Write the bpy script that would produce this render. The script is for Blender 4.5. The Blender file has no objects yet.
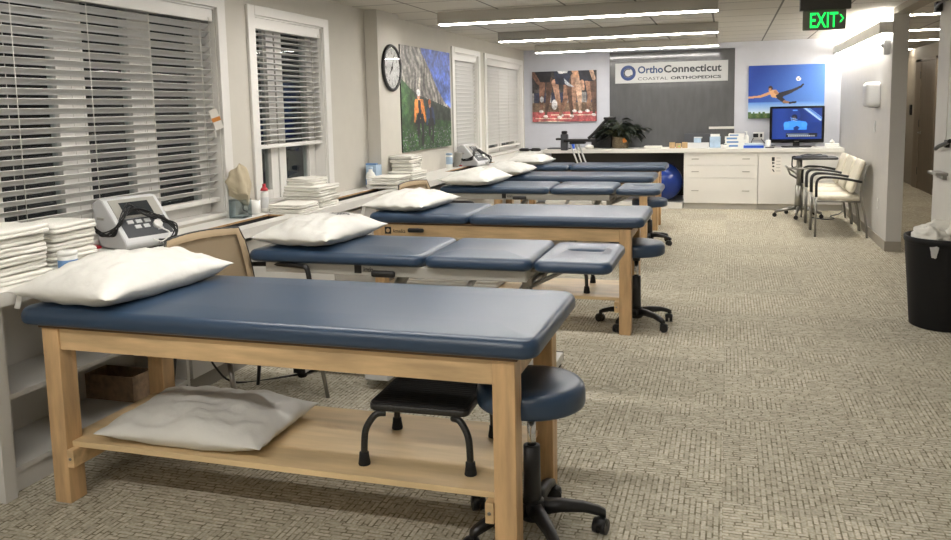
import bpy, bmesh, math, random
import numpy as np
from mathutils import Vector, Matrix, noise
random.seed(7)
S = bpy.context.scene
COL = S.collection
PI = math.pi
R = math.radians

# ------------------------------------------------------------------ materials
def lin(c):
    return tuple(((v/255)/12.92 if v/255 <= .04045 else ((v/255+.055)/1.055)**2.4) for v in c) + (1.0,)

def mat(name, rgb, rough=.5, metal=0., var=0., vscale=8., bump=0., bscale=60., spec=.5, coat=0., emit=None, estr=0., stretch=None):
    m = bpy.data.materials.new(name); m.use_nodes = True
    nt = m.node_tree; b = nt.nodes['Principled BSDF']
    b.inputs['Base Color'].default_value = lin(rgb)
    b.inputs['Roughness'].default_value = rough
    b.inputs['Metallic'].default_value = metal
    b.inputs['Specular IOR Level'].default_value = spec
    if coat: b.inputs['Coat Weight'].default_value = coat; b.inputs['Coat Roughness'].default_value = .15
    if emit:
        b.inputs['Emission Color'].default_value = lin(emit); b.inputs['Emission Strength'].default_value = estr
    tc = nt.nodes.new('ShaderNodeTexCoord')
    src = tc.outputs['Object']
    if stretch:
        mp = nt.nodes.new('ShaderNodeMapping'); mp.inputs['Scale'].default_value = stretch
        nt.links.new(src, mp.inputs['Vector']); src = mp.outputs['Vector']
    if var:
        n = nt.nodes.new('ShaderNodeTexNoise'); n.inputs['Scale'].default_value = vscale; n.inputs['Detail'].default_value = 4
        nt.links.new(src, n.inputs['Vector'])
        r = nt.nodes.new('ShaderNodeValToRGB')
        r.color_ramp.elements[0].position = .3; r.color_ramp.elements[1].position = .7
        r.color_ramp.elements[0].color = lin([max(0, v*(1-var)) for v in rgb])
        r.color_ramp.elements[1].color = lin([min(255, v*(1+var)) for v in rgb])
        nt.links.new(n.outputs['Fac'], r.inputs['Fac']); nt.links.new(r.outputs['Color'], b.inputs['Base Color'])
    if bump:
        n = nt.nodes.new('ShaderNodeTexNoise'); n.inputs['Scale'].default_value = bscale; n.inputs['Detail'].default_value = 3
        nt.links.new(tc.outputs['Object'], n.inputs['Vector'])
        bp = nt.nodes.new('ShaderNodeBump'); bp.inputs['Strength'].default_value = bump; bp.inputs['Distance'].default_value = .02 if bscale < 20 else .004
        nt.links.new(n.outputs['Fac'], bp.inputs['Height']); nt.links.new(bp.outputs['Normal'], b.inputs['Normal'])
    return m

M = {}
M['wall_beige'] = mat('beige_wall_paint', (194, 190, 180), .7, var=.01, bump=.05, bscale=200)
M['wall_back'] = mat('cool_grey_wall_paint', (186, 188, 196), .7, var=.01, bump=.05, bscale=200)
M['wall_white'] = mat('pale_grey_wall_paint', (196, 194, 190), .55, var=.01, bump=.05, bscale=200)
M['wall_hall'] = mat('taupe_hall_paint', (150, 142, 128), .7, var=.01)
M['white_trim'] = mat('white_trim_paint', (216, 214, 209), .4)
M['white_lam'] = mat('white_laminate', (218, 216, 210), .35, var=.008)
M['white_front'] = mat('white_cabinet_front', (222, 220, 214), .4)
M['shelf_white'] = mat('off_white_melamine', (200, 198, 192), .45)
M['blind'] = mat('white_blind_slat', (206, 206, 203), .45)
M['cord'] = mat('white_cord', (210, 208, 200), .8)
M['vinyl'] = mat('slate_blue_vinyl', (40, 60, 83), .32, var=.03, vscale=3, bump=.12, bscale=400, spec=.55)
M['wood'] = mat('maple_wood', (197, 168, 126), .42, var=.10, vscale=3.2, stretch=(1.2, 9, 9))
M['woodv'] = mat('maple_wood_upright', (195, 162, 119), .42, var=.10, vscale=3.2, stretch=(9, 9, 1.2))
M['shelfwood'] = mat('birch_plywood', (216, 190, 146), .4, var=.07, vscale=2.5, stretch=(1, 7, 7))
M['pboard'] = mat('particle_board_edge', (176, 142, 100), .8, var=.12, vscale=60)
M['black'] = mat('black_plastic', (22, 22, 23), .4)
M['rubber'] = mat('black_rubber', (16, 16, 17), .75, bump=.2, bscale=150)
M['blackmetal'] = mat('black_hammered_metal', (58, 58, 57), .4, metal=.7, var=.12, vscale=120)
M['chrome'] = mat('chrome', (205, 205, 205), .15, metal=1)
M['alu'] = mat('pale_aluminium', (196, 196, 194), .45, metal=.4)
M['steel'] = mat('brushed_steel', (150, 148, 142), .3, metal=.9)
M['greymetal'] = mat('grey_powder_coat', (158, 156, 148), .45)
M['darkgrey'] = mat('dark_grey_plastic', (70, 72, 76), .45)
M['ltgrey'] = mat('light_grey_plastic', (202, 203, 204), .4)
M['pillow'] = mat('white_pillow_cover', (208, 207, 201), .42, bump=.3, bscale=13, spec=.5)
M['towel'] = mat('white_terry', (218, 216, 208), .9, bump=.5, bscale=260)
M['tan_towel'] = mat('tan_washcloth', (190, 178, 152), .95, bump=.8, bscale=160)
M['tanmesh'] = mat('tan_chair_fabric', (168, 148, 118), .8, bump=.4, bscale=400)
M['tanpad'] = mat('light_tan_fabric', (186, 168, 139), .8, bump=.4, bscale=400)
M['beige_vinyl'] = mat('cream_vinyl', (212, 205, 187), .5, var=.03, vscale=20)
M['alcove'] = mat('charcoal_panel', (84, 85, 86), .1, var=.05, vscale=6, spec=.6, stretch=(2.5, 1, .7))
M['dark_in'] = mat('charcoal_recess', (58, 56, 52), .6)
M['void'] = mat('dark_slot_interior', (20, 19, 18), .8)
M['ball'] = mat('blue_ball_rubber', (18, 52, 132), .16, spec=.6)
M['leaf'] = mat('dark_green_leaf', (38, 46, 34), .45, var=.25, vscale=10)
M['stem'] = mat('plant_stem', (70, 76, 48), .6)
M['basket'] = mat('woven_basket', (112, 100, 78), .8, var=.25, vscale=60, bump=.8, bscale=90)
M['soil'] = mat('potting_soil', (40, 32, 25), .9)
M['clockface'] = mat('clock_dial_paper', (236, 236, 234), .5)
M['bluebox'] = mat('pale_blue_box', (164, 186, 208), .5, var=.06, vscale=14)
M['bluelabel'] = mat('blue_label', (100, 138, 186), .5)
M['blue'] = mat('royal_blue_plastic', (40, 86, 190), .4)
M['red'] = mat('red_cap', (186, 40, 52), .4)
M['white'] = mat('white_plastic', (226, 226, 222), .35)
M['orange'] = mat('orange_accent', (216, 140, 60), .6)
M['brownbox'] = mat('brown_card', (126, 104, 80), .7, var=.15, vscale=30)
M['cone'] = mat('tan_wood_block', (176, 148, 108), .6, var=.08, vscale=20)
M['green'] = mat('green_sticker', (60, 200, 90), .5)
M['nickel'] = mat('satin_nickel', (170, 168, 160), .3, metal=1)
M['doorwood'] = mat('grey_brown_door', (112, 100, 84), .5, var=.06, vscale=3, stretch=(6, 6, .6))
M['fixture'] = mat('grey_light_housing', (176, 172, 162), .5)
M['bin'] = mat('black_ribbed_bin', (9, 9, 10), .62, spec=.3)
M['navy'] = mat('navy_lettering', (38, 62, 102), .5)
M['char'] = mat('charcoal_lettering', (52, 54, 58), .5)
M['signwhite'] = mat('frosted_sign_panel', (184, 185, 184), .3)
M['skybluep'] = mat('clear_blue_plastic', (190, 206, 222), .15)
M['amber'] = mat('amber_frame', (120, 96, 60), .5)
M['tag'] = mat('paper_tag', (226, 222, 214), .7)

def emis(name, rgb, s):
    m = bpy.data.materials.new(name); m.use_nodes = True
    b = m.node_tree.nodes['Principled BSDF']
    b.inputs['Base Color'].default_value = lin(rgb)
    b.inputs['Emission Color'].default_value = lin(rgb); b.inputs['Emission Strength'].default_value = s
    return m
M['led'] = emis('lit_diffuser', (255, 250, 244), 20.0)
M['cove'] = emis('lit_cove_strip', (255, 250, 242), 16.0)
M['hallled'] = emis('lit_hall_strip', (255, 244, 228), 28.0)
M['exitgreen'] = emis('lit_exit_letters', (24, 255, 92), .55)
M['exitpanel'] = mat('smoked_exit_panel', (104, 105, 95), .25)
M['exithouse'] = mat('dark_bronze_housing', (50, 48, 44), .5)

def glassmat(name, rgb, rough=0., ior=1.5):
    """thin pane: see-through, mirror reflection by Fresnel"""
    m = bpy.data.materials.new(name); m.use_nodes = True
    nt = m.node_tree; N = nt.nodes; L = nt.links; N.remove(N['Principled BSDF'])
    tr = N.new('ShaderNodeBsdfTransparent'); tr.inputs['Color'].default_value = lin(rgb)
    gl = N.new('ShaderNodeBsdfGlossy'); gl.inputs['Roughness'].default_value = rough
    lw = N.new('ShaderNodeLayerWeight'); lw.inputs['Blend'].default_value = .5
    pw = N.new('ShaderNodeMath'); pw.operation = 'POWER'; pw.inputs[1].default_value = 5; L.new(lw.outputs['Facing'], pw.inputs[0])
    fr = N.new('ShaderNodeMath'); fr.operation = 'MULTIPLY_ADD'; fr.inputs[1].default_value = .94; fr.inputs[2].default_value = .04; L.new(pw.outputs[0], fr.inputs[0])
    mx = N.new('ShaderNodeMixShader'); L.new(fr.outputs[0], mx.inputs[0]); L.new(tr.outputs[0], mx.inputs[1]); L.new(gl.outputs[0], mx.inputs[2])
    L.new(mx.outputs[0], N['Material Output'].inputs['Surface'])
    return m
M['glass'] = glassmat('window_glass', (235, 240, 240))
M['acrylic'] = glassmat('clear_acrylic', (235, 240, 242), .02)

# carpet: woven dashes running both ways
def carpet():
    m = bpy.data.materials.new('woven_carpet_tile'); m.use_nodes = True
    nt = m.node_tree; N = nt.nodes; L = nt.links; b = N['Principled BSDF']
    b.inputs['Roughness'].default_value = .95; b.inputs['Specular IOR Level'].default_value = .15
    tc = N.new('ShaderNodeTexCoord')
    def brick(rot, off):
        mp = N.new('ShaderNodeMapping'); mp.inputs['Rotation'].default_value[2] = rot; mp.inputs['Location'].default_value = off
        L.new(tc.outputs['Object'], mp.inputs['Vector'])
        t = N.new('ShaderNodeTexBrick'); t.inputs['Scale'].default_value = 1.0
        t.inputs['Brick Width'].default_value = .070; t.inputs['Row Height'].default_value = .0215
        t.inputs['Mortar Size'].default_value = .0042; t.inputs['Mortar Smooth'].default_value = .5
        t.offset = .43; t.offset_frequency = 3; t.squash = .62; t.squash_frequency = 2
        t.inputs['Color1'].default_value = lin((190, 184, 168)); t.inputs['Color2'].default_value = lin((166, 160, 144)); t.inputs['Mortar'].default_value = lin((176, 169, 150))
        L.new(mp.outputs['Vector'], t.inputs['Vector'])
        return t
    t1 = brick(0, (0, 0, 0)); t2 = brick(PI/2, (.03, .01, 0))
    sc = N.new('ShaderNodeVectorMath'); sc.operation = 'MULTIPLY'; sc.inputs[1].default_value = (1/.14, 1/.172, 0)
    L.new(tc.outputs['Object'], sc.inputs[0])
    fl = N.new('ShaderNodeVectorMath'); fl.operation = 'FLOOR'; L.new(sc.outputs[0], fl.inputs[0])
    wn = N.new('ShaderNodeTexWhiteNoise'); wn.noise_dimensions = '2D'; L.new(fl.outputs[0], wn.inputs['Vector'])
    gt = N.new('ShaderNodeMath'); gt.operation = 'GREATER_THAN'; gt.inputs[1].default_value = .5; L.new(wn.outputs['Value'], gt.inputs[0])
    mx = N.new('ShaderNodeMix'); mx.data_type = 'RGBA'
    L.new(gt.outputs[0], mx.inputs[0]); L.new(t1.outputs['Color'], mx.inputs[6]); L.new(t2.outputs['Color'], mx.inputs[7])
    mf = N.new('ShaderNodeMix'); L.new(gt.outputs[0], mf.inputs[0]); L.new(t1.outputs['Fac'], mf.inputs[2]); L.new(t2.outputs['Fac'], mf.inputs[3])
    nb = N.new('ShaderNodeTexNoise'); nb.inputs['Scale'].default_value = 26; nb.inputs['Detail'].default_value = 2; L.new(tc.outputs['Object'], nb.inputs['Vector'])
    nr = N.new('ShaderNodeMapRange'); nr.inputs['From Min'].default_value = .36; nr.inputs['From Max'].default_value = .62; nr.inputs['To Min'].default_value = .05; nr.inputs['To Max'].default_value = .95; L.new(nb.outputs['Fac'], nr.inputs['Value'])
    mm = N.new('ShaderNodeMath'); mm.operation = 'MULTIPLY'; L.new(mf.outputs[0], mm.inputs[0]); L.new(nr.outputs[0], mm.inputs[1])
    dk = N.new('ShaderNodeMix'); dk.data_type = 'RGBA'; L.new(mm.outputs[0], dk.inputs[0]); L.new(mx.outputs[2], dk.inputs[6]); dk.inputs[7].default_value = lin((108, 101, 83))
    # tile to tile tone
    s2 = N.new('ShaderNodeVectorMath'); s2.operation = 'MULTIPLY'; s2.inputs[1].default_value = (1/.61, 1/.61, 0); L.new(tc.outputs['Object'], s2.inputs[0])
    f2 = N.new('ShaderNodeVectorMath'); f2.operation = 'FLOOR'; L.new(s2.outputs[0], f2.inputs[0])
    w2 = N.new('ShaderNodeTexWhiteNoise'); w2.noise_dimensions = '2D'; L.new(f2.outputs[0], w2.inputs['Vector'])
    mr = N.new('ShaderNodeMapRange'); mr.inputs['To Min'].default_value = .93; mr.inputs['To Max'].default_value = 1.07; L.new(w2.outputs['Value'], mr.inputs['Value'])
    ns = N.new('ShaderNodeTexNoise'); ns.inputs['Scale'].default_value = 90; ns.inputs['Detail'].default_value = 3; L.new(tc.outputs['Object'], ns.inputs['Vector'])
    m2 = N.new('ShaderNodeMapRange'); m2.inputs['From Min'].default_value = .3; m2.inputs['From Max'].default_value = .7
    m2.inputs['To Min'].default_value = .80; m2.inputs['To Max'].default_value = 1.18; L.new(ns.outputs['Fac'], m2.inputs['Value'])
    mu = N.new('ShaderNodeMath'); mu.operation = 'MULTIPLY'; L.new(mr.outputs[0], mu.inputs[0]); L.new(m2.outputs[0], mu.inputs[1])
    vm = N.new('ShaderNodeVectorMath'); vm.operation = 'SCALE'; L.new(dk.outputs[2], vm.inputs[0]); L.new(mu.outputs[0], vm.inputs['Scale'])
    L.new(vm.outputs[0], b.inputs['Base Color'])
    return m
M['carpet'] = carpet()

def ceiling_mat():
    m = bpy.data.materials.new('acoustic_ceiling_tile'); m.use_nodes = True
    nt = m.node_tree; N = nt.nodes; L = nt.links; b = N['Principled BSDF']; b.inputs['Roughness'].default_value = .9
    tc = N.new('ShaderNodeTexCoord'); mp = N.new('ShaderNodeMapping'); mp.inputs['Location'].default_value = (.16, .18, 0)
    L.new(tc.outputs['Object'], mp.inputs['Vector'])
    t = N.new('ShaderNodeTexBrick'); t.offset = 0; t.squash = 1
    t.inputs['Scale'].default_value = 1; t.inputs['Brick Width'].default_value = .61; t.inputs['Row Height'].default_value = .61
    t.inputs['Mortar Size'].default_value = .010; t.inputs['Mortar Smooth'].default_value = .1
    t.inputs['Color1'].default_value = lin((196, 192, 182)); t.inputs['Color2'].default_value = lin((190, 186, 176)); t.inputs['Mortar'].default_value = lin((104, 101, 95))
    L.new(mp.outputs['Vector'], t.inputs['Vector']); L.new(t.outputs['Color'], b.inputs['Base Color'])
    n = N.new('ShaderNodeTexNoise'); n.inputs['Scale'].default_value = 140; L.new(tc.outputs['Object'], n.inputs['Vector'])
    bp = N.new('ShaderNodeBump'); bp.inputs['Strength'].default_value = .3; bp.inputs['Distance'].default_value = .003
    L.new(n.outputs['Fac'], bp.inputs['Height']); L.new(bp.outputs['Normal'], b.inputs['Normal'])
    return m
M['ceiling'] = ceiling_mat()

def colmat(name, attr, rough=.6, emit=0.):
    m = bpy.data.materials.new(name); m.use_nodes = True
    nt = m.node_tree; b = nt.nodes['Principled BSDF']; b.inputs['Roughness'].default_value = rough
    a = nt.nodes.new('ShaderNodeAttribute'); a.attribute_name = attr
    if emit:
        b.inputs['Base Color'].default_value = (0.01, .01, .01, 1)
        nt.links.new(a.outputs['Color'], b.inputs['Emission Color']); b.inputs['Emission Strength'].default_value = emit
    else:
        nt.links.new(a.outputs['Color'], b.inputs['Base Color'])
    return m
M['print'] = colmat('printed_canvas', 'ink', .5)
M['screen'] = colmat('lit_screen', 'ink', .2, .48)

# ------------------------------------------------------------------ mesh helpers
def new(): return bmesh.new()

def box(bm, x0, x1, y0, y1, z0, z1, bev=0., mi=0, seg=2):
    r = bmesh.ops.create_cube(bm, size=1.0)
    vs = r['verts']
    for v in vs:
        v.co = Vector(((x0+x1)/2+v.co.x*(x1-x0), (y0+y1)/2+v.co.y*(y1-y0), (z0+z1)/2+v.co.z*(z1-z0)))
    fs = set(f for v in vs for f in v.link_faces)
    for f in fs: f.material_index = mi
    if bev > 0:
        es = list(set(e for v in vs for e in v.link_edges))
        bmesh.ops.bevel(bm, geom=es, offset=bev, segments=seg, affect='EDGES', profile=.5, material=-1)
    return bm

def ring(bm, pts): return [bm.verts.new(p) for p in pts]
def bridge(bm, a, b, mi=0, smooth=True):
    n = len(a)
    for i in range(n):
        f = bm.faces.new((a[i], a[(i+1) % n], b[(i+1) % n], b[i])); f.material_index = mi; f.smooth = smooth
def cap(bm, a, flip=False, mi=0):
    f = bm.faces.new(a[::-1] if flip else a); f.material_index = mi; return f

def smoothpath(pts, k=6):
    P = [Vector(p) for p in pts]
    if len(P) < 3: return P
    out = []
    for i in range(len(P)-1):
        p0 = P[max(i-1, 0)]; p1 = P[i]; p2 = P[i+1]; p3 = P[min(i+2, len(P)-1)]
        for j in range(k):
            t = j/k
            out.append(.5*((2*p1)+(p2-p0)*t+(2*p0-5*p1+4*p2-p3)*t*t+(3*p1-p0-3*p2+p3)*t**3))
    out.append(P[-1]); return out

def tube(bm, pts, r, n=10, sm=0, mi=0, r2=None):
    P = smoothpath(pts, sm) if sm else [Vector(p) for p in pts]
    rings = []; up = None
    for i, p in enumerate(P):
        if i == 0: t = P[1]-P[0]
        elif i == len(P)-1: t = P[-1]-P[-2]
        else: t = (P[i+1]-P[i]).normalized()+(P[i]-P[i-1]).normalized()
        t.normalize()
        if up is None:
            up = Vector((0, 0, 1)) if abs(t.z) < .9 else Vector((1, 0, 0))
        x = t.cross(up)
        if x.length < 1e-5: x = t.orthogonal()
        x.normalize(); y = x.cross(t).normalized(); up = y
        rr = r if r2 is None else r+(r2-r)*i/(len(P)-1)
        rings.append(ring(bm, [p+x*rr*math.cos(2*PI*k/n)+y*rr*math.sin(2*PI*k/n) for k in range(n)]))
    for a, b in zip(rings, rings[1:]): bridge(bm, a, b, mi)
    cap(bm, rings[0], True, mi); cap(bm, rings[-1], False, mi)
    return bm

def lathe(bm, prof, c=(0, 0, 0), n=32, mi=0, axis='z', smooth=True, loop=False):
    rs = []
    for (r, h) in prof:
        r = max(r, 1e-4)
        pts = []
        for k in range(n):
            a = 2*PI*k/n; u, v = r*math.cos(a), r*math.sin(a)
            p = (u, v, h) if axis == 'z' else ((h, u, v) if axis == 'x' else (v, h, u))
            pts.append(Vector(p)+Vector(c))
        rs.append(ring(bm, pts))
    for a, b in zip(rs, rs[1:]): bridge(bm, a, b, mi, smooth)
    if loop: bridge(bm, rs[-1], rs[0], mi, smooth)
    else: cap(bm, rs[0], True, mi); cap(bm, rs[-1], False, mi)
    return bm

def prism(bm, poly, a0, a1, plane='xz', mi=0, bev=0.):
    def P(u, v, w):
        return {'xz': (u, w, v), 'yz': (w, u, v), 'xy': (u, v, w)}[plane]
    A = ring(bm, [P(u, v, a0) for u, v in poly]); B = ring(bm, [P(u, v, a1) for u, v in poly])
    bridge(bm, A, B, mi, False); f1 = cap(bm, A, True, mi); f2 = cap(bm, B, False, mi)
    if bev:
        es = set(e for v in A+B for e in v.link_edges)
        bmesh.ops.bevel(bm, geom=list(es), offset=bev, segments=2, affect='EDGES', profile=.5, material=-1)
    return bm

def rrect(hx, hy, rad, k=6):
    rad = max(min(rad, hx-1e-4, hy-1e-4), 1e-3)
    pts = []
    for cx, cy, a0 in ((hx-rad, hy-rad, 0), (-hx+rad, hy-rad, 90), (-hx+rad, -hy+rad, 180), (hx-rad, -hy+rad, 270)):
        for j in range(k+1):
            a = R(a0+90*j/k); pts.append((cx+rad*math.cos(a), cy+rad*math.sin(a)))
    # straight runs get extra points
    out = []
    n = len(pts)
    for i in range(n):
        p, q = pts[i], pts[(i+1) % n]; out.append(p)
        d = math.hypot(q[0]-p[0], q[1]-p[1])
        if i % (k+1) == k:
            for j in range(1, 6): out.append((p[0]+(q[0]-p[0])*j/6, p[1]+(q[1]-p[1])*j/6))
    return out

def loft(bm, c, hx, hy, rad, prof, mi=0, hole=None):
    """rounded rectangle lofted through (inset, z)."""
    rs = []
    for (e, z) in prof:
        rs.append(ring(bm, [(c[0]+x, c[1]+y, c[2]+z) for x, y in rrect(hx-e, hy-e, rad-e*.8)]))
    for a, b in zip(rs, rs[1:]): bridge(bm, a, b, mi)
    if hole is None:
        cap(bm, rs[0], True, mi); cap(bm, rs[-1], False, mi)
    else:
        ox, oy, hw, hh, pr = hole
        base = rrect(hx, hy, rad)
        hs = []
        for (g, z) in pr:
            hp = []
            for x, y in base:
                a = math.atan2(y/hy, x/hx)
                ca, sa = math.cos(a), math.sin(a)
                w = (hw+g); h = (hh+g)*(1+.22*ca)
                ex = math.copysign(abs(ca)**.75, ca)*w; ey = math.copysign(abs(sa)**.75, sa)*h
                hp.append((c[0]+ox+ex, c[1]+oy+ey, c[2]+z))
            hs.append(ring(bm, hp))
        bridge(bm, rs[-1], hs[0], mi)
        for a, b in zip(hs, hs[1:]): bridge(bm, a, b, mi)
        bridge(bm, hs[-1], rs[0], mi)
    return bm

def cushion_prof(t, r=.028, crown=.006):
    p = [(r*.9, 0.0)]
    for j in range(1, 7):
        a = R(90*j/6); p.append((r*(1-math.sin(a))*.9, r*.75*(1-math.cos(a))))
    for j in range(0, 9):
        a = R(90*j/8); p.append(((t*.5)*(1-math.cos(a)), (t-t*.5)+t*.5*math.sin(a)))
    p.append((t*.5+.05, t+crown*.5)); p.append((t*.5+.14, t+crown))
    return p

def obj(name, bm, m, parent=None, smooth=None):
    me = bpy.data.meshes.new(name); bmesh.ops.recalc_face_normals(bm, faces=bm.faces[:])
    if smooth is not None:
        for f in bm.faces: f.smooth = smooth
    bm.to_mesh(me); bm.free()
    for x in (m if isinstance(m, (list, tuple)) else [m]): me.materials.append(M[x] if isinstance(x, str) else x)
    o = bpy.data.objects.new(name, me); COL.objects.link(o)
    if parent is not None: o.parent = parent
    return o

def thing(name, label, cat, loc=(0, 0, 0), rz=0., group=None):
    o = bpy.data.objects.new(name, None); COL.objects.link(o); o.empty_display_size = .1
    o.location = loc; o.rotation_euler = (0, 0, rz)
    return tag(o, label, cat, group)
def tag(o, label, cat, group=None):
    o['label'] = label; o['category'] = cat
    if group: o['group'] = group
    return o
def struct(name, bm, m, parent=None):
    o = obj(name, bm, m, parent)
    if parent is None: o['kind'] = 'structure'
    return o
def dup(root, loc, rz, label, group=None):
    r = root.copy(); COL.objects.link(r); r.location = loc; r.rotation_euler = (0, 0, rz); r['label'] = label
    if group: r['group'] = group
    def rec(src, dst):
        for ch in list(src.children):
            c = ch.copy(); COL.objects.link(c); c.parent = dst; rec(ch, c)
    rec(root, r)
    return r

def textmesh(s, bold=0., extrude=.002):
    cu = bpy.data.curves.new('lettering', 'FONT'); cu.body = s; cu.extrude = extrude; cu.offset = bold; cu.resolution_u = 3
    o = bpy.data.objects.new('lettering', cu); COL.objects.link(o)
    dg = bpy.context.evaluated_depsgraph_get(); dg.update()
    me = bpy.data.meshes.new_from_object(o.evaluated_get(dg))
    bpy.data.objects.remove(o); bpy.data.curves.remove(cu)
    return me
def text(name, s, m, parent, x0, x1, z0, z1, y, bold=0., depth=.004):
    """lettering on a plane facing -Y, fitted to x0..x1, z0..z1"""
    me = textmesh(s, bold, .01)
    co = np.array([v.co[:] for v in me.vertices]); mn, mx = co.min(0), co.max(0)
    for v in me.vertices:
        u = (v.co.x-mn[0])/(mx[0]-mn[0]); w = (v.co.y-mn[1])/(mx[1]-mn[1]); d = (v.co.z-mn[2])/(mx[2]-mn[2])
        v.co = (x0+u*(x1-x0), y-d*depth, z0+w*(z1-z0))
    me.materials.append(M[m]); me.name = name
    o = bpy.data.objects.new(name, me); COL.objects.link(o); o.parent = parent
    return o

# ------------------------------------------------------------------ painted prints
class Paint:
    def __init__(s, w, h):
        s.w, s.h = w, h; s.a = np.zeros((h, w, 3)); yy, xx = np.mgrid[0:h, 0:w]
        s.x = (xx+.5)/w; s.y = (yy+.5)/h
        rng = np.random.RandomState(3); s.n = rng.rand(h, w)
    def fill(s, f): s.a[:] = f
    def put(s, mask, col):
        if callable(col): s.a[mask] = col(s.x[mask], s.y[mask], s.n[mask])
        else: s.a[mask] = col
    def poly(s, pts, col):
        m = np.zeros((s.h, s.w), bool); n = len(pts)
        for i in range(n):
            (x1, y1), (x2, y2) = pts[i], pts[(i+1) % n]
            c = (y1 > s.y) != (y2 > s.y)
            if y1 != y2: m ^= c & (s.x < (x2-x1)*(s.y-y1)/(y2-y1)+x1)
        s.put(m, col); return m
    def ell(s, cx, cy, rx, ry, col, rot=0.):
        dx, dy = s.x-cx, s.y-cy; c, q = math.cos(rot), math.sin(rot)
        s.put(((dx*c+dy*q)/rx)**2+((-dx*q+dy*c)/ry)**2 < 1, col)
    def limb(s, x0, y0, x1, y1, w0, w1, col, asp=1.):
        dx, dy = x1-x0, (y1-y0)*asp; L = dx*dx+dy*dy
        t = np.clip(((s.x-x0)*dx+(s.y-y0)*asp*dy)/L, 0, 1)
        d = np.hypot(s.x-x0-t*dx, (s.y-y0)*asp-t*dy); s.put(d < w0+(w1-w0)*t, col)
    def grain(s, amt, seed=1, amt2=.0):
        f = np.ones((s.h, s.w))
        for j in range(s.h):
            for i in range(s.w):
                x, y = i/s.w*8, j/s.h*8*s.h/s.w
                f[j, i] += amt*(noise.noise(Vector((x, y, seed)))+.8*noise.noise(Vector((x*2.7, y*2.7, seed+3)))+.7*noise.noise(Vector((x*6, y*6, seed+7))))
        s.a *= np.clip(f, .2, 2)[:, :, None]
    def mesh(s, name, x0, x1, z0, z1, thick, mats, parent=None):
        """panel in its own XZ plane facing -Y (front at y=0), edge behind"""
        bm = new(); cl = bm.faces.layers.float_color.new('ink') if hasattr(bm.faces.layers, 'float_color') else None
        V = [[bm.verts.new((x0+(x1-x0)*i/s.w, 0, z1-(z1-z0)*j/s.h)) for i in range(s.w+1)] for j in range(s.h+1)]
        cols = []
        for j in range(s.h):
            for i in range(s.w):
                bm.faces.new((V[j][i], V[j+1][i], V[j+1][i+1], V[j][i+1])); cols.append(s.a[j, i])
        nf = len(cols)
        if thick:
            B = ring(bm, [(x0, thick, z0), (x1, thick, z0), (x1, thick, z1), (x0, thick, z1)])
            edges = [[V[s.h][i] for i in range(s.w+1)]+[B[1], B[0]],
                     [V[j][s.w] for j in range(s.h, -1, -1)]+[B[2], B[1]],
                     [V[0][i] for i in range(s.w, -1, -1)]+[B[3], B[2]],
                     [V[j][0] for j in range(0, s.h+1)]+[B[0], B[3]]]
            for e in edges: bm.faces.new(e[::-1]).material_index = 1
            bm.faces.new(B[::-1]).material_index = 1
        me = bpy.data.meshes.new(name); bm.to_mesh(me); bm.free()
        at = me.attributes.get('ink')
        if at: me.attributes.remove(at)
        at = me.attributes.new('ink', 'FLOAT_COLOR', 'FACE')
        c = np.clip(np.array(cols), 0, 255)/255.; c = np.where(c <= .04045, c/12.92, ((c+.055)/1.055)**2.4)
        full = np.ones((len(me.polygons), 4)); full[:nf, :3] = c
        at.data.foreach_set('color', full.ravel().astype(np.float32))
        for m in mats: me.materials.append(M[m] if isinstance(m, str) else m)
        o = bpy.data.objects.new(name, me); COL.objects.link(o)
        if parent: o.parent = parent
        return o
def mixc(a, b, t):
    t = np.clip(t, 0, 1)[:, None]; return np.array(a)*(1-t)+np.array(b)*t

# ------------------------------------------------------------------ setting
CE = 2.385; XL = -3.08; YB = 12.7; XR = 1.52; XH = 1.66; XC = 3.1; YF = -3.0; ZC = .835; XCF = -2.66
struct('floor', box(new(), -3.3, 3.3, YF-.1, 20.2, -.1, 0), 'carpet')
struct('ceiling', box(new(), -3.3, 3.3, YF-.1, 20.2, CE, CE+.1), 'ceiling')
WINS = [(1.45, 4.53), (4.96, 5.95), (9.21, 10.18), (10.55, 12.48)]
WZ0, WZ1 = ZC+.02, 2.16
bm = new()
ys = YF
for a, b in WINS:
    box(bm, XL-.2, XL, ys, a, 0, CE); box(bm, XL-.2, XL, a, b, 0, WZ0); box(bm, XL-.2, XL, a, b, WZ1, CE); ys = b
box(bm, XL-.2, XL, ys, YB+.1, 0, CE)
struct('wall_left', bm, 'wall_beige')
struct('wall_back', box(new(), XL-.2, XH, YB, YB+.1, 0, CE), 'wall_back')
struct('wall_right', box(new(), XR, XH, 8.93, 20, 0, CE), 'wall_white')
bm = new(); box(bm, XH, XH+.14, YF, 7.72, 0, CE)
struct('wall_hall', bm, 'wall_white')
bm = new(); box(bm, XC, XC+.1, 6.4, 20, 0, CE); box(bm, XH, XC, 20, 20.1, 0, CE); box(bm, XH+.14, XC, 6.3, 6.4, 0, CE)
struct('wall_corridor', bm, 'wall_hall')
struct('wall_front', box(new(), XL-.2, XH+.14, YF-.1, YF, 0, CE), 'wall_beige')
# pilaster on the window wall
struct('wall_pilaster', box(new(), XL, -2.958, 6.76, 7.25, ZC, CE-.002, .004), 'wall_beige')
struct('trim_1', box(new(), XR+.002, XH-.002, 7.72, 8.93, CE-.06, CE), 'wall_hall')
bm = new(); box(bm, XR-.012, XR, 8.93, 12.1, 0, .1, .003); box(bm, XR-.012, XH, 8.918, 8.93, 0, .1, .003)
struct('baseboard_right', bm, mat('grey_baseboard', (150, 144, 132), .6))
struct('baseboard_hall', box(new(), XC-.012, XC, 6.4, 14.9, 0, .1, .003), mat('hall_baseboard', (120, 112, 98), .6))
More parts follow.
